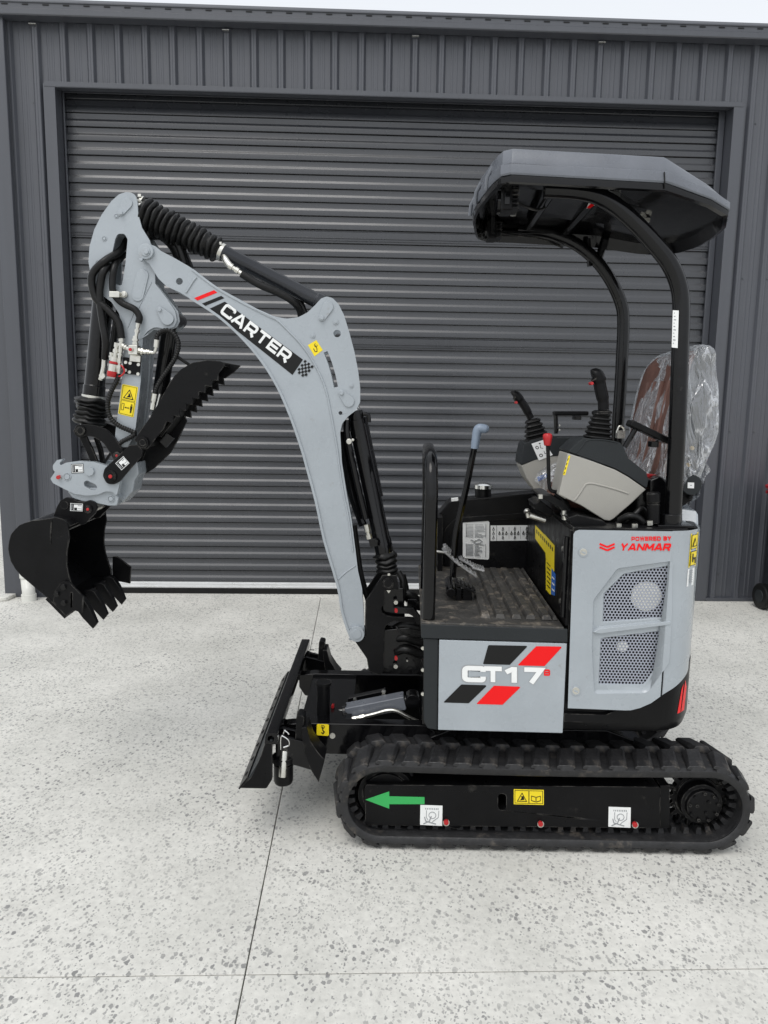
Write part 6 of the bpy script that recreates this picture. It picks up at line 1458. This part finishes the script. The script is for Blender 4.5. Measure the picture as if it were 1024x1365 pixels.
m = MB(); m.pr(U, TR, cw0+.004, cw1+.03, n=4); m.obj('console_top', 'trim', con, bevel=.007, seg=3)
m = MB(); m.tube([U.P(x, y, cw0+.004) for x, y in [tuple(p) for p in spline([Vector(p) for p in ((768, 604), (776, 595), (783, 587), (800, 586), (824, 590))], 3)]], .0025, 8); m.obj('top_crease', 'trim', con, smooth=70)
m = MB(); m.pr(U, [(757, 604), (745, 660), (755, 666), (766, 608)], cw0+.01, cw1-.005); m.obj('console_front', 'beige', con, bevel=.004)
decal('warning_strip', U, cw0+.000, [([(758.3, 607, 1), (760.5, 607.4, 1), (753.5, 633.5, 1), (750.2, 633, 1)], 0)]+[(strip([(757.8-1.7*k, 611+6*k), (756.6-1.7*k, 614+6*k)], .9), 1) for k in range(4)], con, ['yellow', 'ink'])
# joystick: grip, trigger button, rubber gaiter of square pleats
def joystick(gpts, gr_, gb, gt, rb_, rt, w_, n, nm='joystick'):
    m = MB(); path = at(U, [(x, y, w_) for x, y in gpts], 5); k = len(path)
    rr_ = [gr_*(0.62 if i == 0 else .95 if i == 1 else 1.08 if i < k*.4 else .92 if i < k*.75 else .80) for i in range(k)]
    m.tube(path, rr_, 20, flat=1.1); j = m.obj(nm, 'satin', EX, smooth=70)
    a = U.P(*gt, w_); b = U.P(*gb, w_); m = MB(); rg_ = []
    ax = (b-a).normalized(); e1 = V(0, 1, 0); e2 = ax.cross(e1).normalized()
    for i in range(n):
        for f_, g_ in ((0, .80), (.35, 1.), (.6, 1.), (.95, .80)):
            t = (i+f_)/n; r = (rt+(rb_-rt)*t)*g_; c = a.lerp(b, t)
            rg_.append([c+e1*x+e2*y for x, y in fillet([(-r, -r, r*.5), (r, -r, r*.5), (r, r, r*.5), (-r, r, r*.5)], 3)])
    m.loft(rg_); m.obj('gaiter', 'rubberb', j, bevel=.001, smooth=40); return j
j = joystick([(790, 502), (795, 500.5), (798.5, 508), (801, 520), (804, 534), (804.5, 547)], .0225, (796.5, 586), (802, 549), .047, .027, -.275, 6)
m = MB(); m.pr(U, circ(789.6, 511, 2.2, 12), -.299, -.265); m.obj('thumb_button', 'redp', j, bevel=.001)
m = MB(); a = U.P(802.5, 549, -.275); m.lathe(a+V(0, 0, -.006), a+V(0, 0, .006), [(0, .02), (0, .034), (.6, .034), (1, .024)], 22); m.obj('gaiter_collar', 'satin', j)
j = joystick([(684, 528), (687, 526.5), (693, 533), (699, 541), (705, 552), (708, 558)], .0175, (716, 587), (709.5, 558.5), .050, .028, .16, 5)
m = MB(); m.pr(U, circ(688.5, 536.5, 1.9, 10), .142, .17); m.obj('thumb_button', 'redp', j, bevel=.001)
m = MB(); m.pr(U, circ(695, 528.5, 1.6, 10), .15, .17); m.obj('top_button', 'zinc', j, bevel=.001)
# far console
w0 = .10
m = MB(); m.pr(U, [(695, 620.5, 2), (712, 613), (728, 608.5, 20), (746, 607), (770, 606), (770, 660), (746, 661), (722, 660, 8), (712, 652, 8), (702, 638, 10)], w0, w0+.15, n=4); con2 = m.obj('control_console', 'beige', EX, bevel=.008, seg=3)
m = MB(); m.pr(U, [(694, 620.5, 2), (696, 606), (699.5, 591, 4), (709, 588), (738.5, 580.5, 2), (742, 583.5), (790, 583), (790, 609), (746, 607.5), (728, 609, 20), (712, 613.5)], w0-.003, w0+.16, n=4); m.obj('console_top', 'trim', con2, bevel=.007, seg=3)
f = quadmap([(708.5, 591.5), (724, 586.5), (737, 606.5), (718.5, 614)])
it = [(qrect(f, 0, 0, 1, 1), 0)]
for cx, cy in ((.28, .3), (.28, .78)): it += [([f(*p) for p in circ(cx, cy, .13, 10, .1)], 1), ([f(*p) for p in circ(cx, cy, .07, 10, .055)], 0)]
it += [(strip([f(.6, .2), f(.5, .38), f(.66, .46)], .7), 1), (strip([f(.62, .6), f(.58, .76), f(.78, .84)], .7), 1), (qrect(f, .55, .1, .68, .16), 1)]
decal('console_sticker', U, w0-.003, it, con2, ['white', 'ink'])
m = MB()
rnd = random.Random(11); g0 = [U.P(x, y, w0-.012) for x, y in ((712, 640), (716, 630), (726, 622), (740, 616), (752, 615), (757, 625), (756, 645), (748, 656), (736, 653), (724, 652))]
c_ = sum(g0, V(0, 0, 0))/len(g0); rgs = []
for k in (1., .82, .6, .35): rgs.append([c_+(p-c_)*k+V(0, -.025*(1-k)-rnd.random()*.02, 0) for p in g0])
m.loft(rgs, cap0=False); m.obj('document_bag', 'film', con2, smooth=80)
decal('manual', U, w0-.006, [([(733, 631), (755, 630), (754, 645), (740, 647), (734, 640)], 0), ([(735, 634), (752, 633), (752, 635), (735, 636)], 1), ([(736, 639), (750, 638), (750, 640), (736, 641)], 1), ([(716, 636), (731, 630), (733, 634), (718, 642)], 2)], con2, ['white', 'brown', 'blue'])
# red-knobbed safety lever
m = MB(); tubepx(m, U, [(730, 592, -.30), (731, 610, -.30), (731.5, 630, -.30), (732, 645, -.30), (734, 653, -.30), (740, 655.5, -.30), (750, 654, -.29)], .0065, 12); sl2 = m.obj('safety_lever', 'satin', EX, smooth=60)
m = MB(); m.lathe(U.P(729.8, 594, -.30), U.P(730, 577.5, -.30), [(0, .010), (.05, .0115), (.6, .0155), (.85, .0160), (.95, .013), (1, .006)], 18); m.obj('lever_knob', 'redp', sl2, smooth=60)
# armrests
def armrest(a, b, w_, wd, th, posts, nm='armrest'):
    m = MB(); p = U.P(*a, w_); q = U.P(*b, w_); d = q-p; an = -math.atan2(d.z, d.x)
    m.box((p+q)/2, (d.length, wd, th), Matrix.Rotation(an, 3, 'Y')); o = m.obj(nm, 'satin', EX, bevel=.006, seg=3)
    m = MB()
    for pts in posts: m.tube([U.P(x, y, w_) for x, y in pts], .009, 10)
    m.obj('armrest_post', 'black', o); return o
ar = armrest((838, 563), (890, 588), -.30, .06, .022, [((848, 570), (833, 596))])
m = MB(); m.box(U.P(871, 592, -.30), (.025, .04, .02)); m.tube([U.P(876, 587, -.31), U.P(876, 594, -.31)], .006, 8); m.obj('armrest_hinge', 'black', ar, bevel=.002)
ar = armrest((738, 551), (783, 551), .26, .06, .018, [((741, 552), (741.5, 578))])
m = MB(); m.box(U.P(769, 557, .26), (.03, .04, .016)); m.obj('armrest_hinge', 'black', ar, bevel=.002)
m = MB(); [m.pr(U, circ(746, y, 1.3, 8), .25, .26) for y in (567, 573)]; m.obj('post_screws', 'zinc', ar)
# bracketry between consoles and housing
m = MB(); m.pr(U, [(720, 660), (735, 659, 6), (750, 668), (766, 684, 6), (768, 692), (757, 690), (744, 676, 8), (722, 664)], -.30, -.1); m.pr(U, [(757, 690), (770, 686), (806, 695), (812, 704), (764, 706)], -.40, -.25); m.pr(U, [(712, 672, 2), (722, 668, 2), (738, 680, 3), (736, 690, 3), (714, 680, 2)], -.2, -.05); m.obj('console_bracket', 'satin', EX, bevel=.004)
m = MB(); m.pr(U, [(738, 690), (752, 690), (760, 706), (742, 706)], -.10, .1); m.obj('console_bracket', 'black', EX, bevel=.004)
hose('loom', EX, U, [(742, 660, -.2), (752, 668, -.25), (758, 680, -.28), (756, 694, -.28)], .010)
m = MB()
for x, y, r in ((754.5, 689.5, .014), (768.5, 692, .011), (752, 683, .008), (720.5, 661.5, .009)): m.tube([U.P(x, y+3, -.32), U.P(x, y-2.5, -.32)], r, 8)
m.tube([U.P(704, 683, -.2), U.P(704, 683, -.2)+V(0, .0, .001)], .01); m.obj('bracket_bolts', 'zinc', EX)
m = MB(); tubepx(m, U, [(706, 687, -.22), (716, 690, -.22), (727, 693.5, -.22)], .011, 12); m.lathe(U.P(704, 690, -.22), U.P(702, 678, -.22), [(0, .006), (.5, .006), (.55, .009), (.8, .012), (1, .006)], 14); m.obj('release_lever', 'zinc', EX, smooth=60)
m = MB(); tubepx(m, U, [(822, 577, .1), (826, 568, .1), (832, 572, .1), (830, 580, .1)], .004, 6); m.box(U.P(827, 579, .1), (.03, .03, .03)); m.obj('cable_bracket', 'zinc', EX)
m = MB(); m.ext([(.20, 1.20), (.36, 1.20), (.36, 1.26), (.20, 1.30)], -.2, .2); m.obj('console_cradle', 'black', EX, bevel=.004)
for o in bpy.data.objects:
    if '_f' in o: del o['_f']
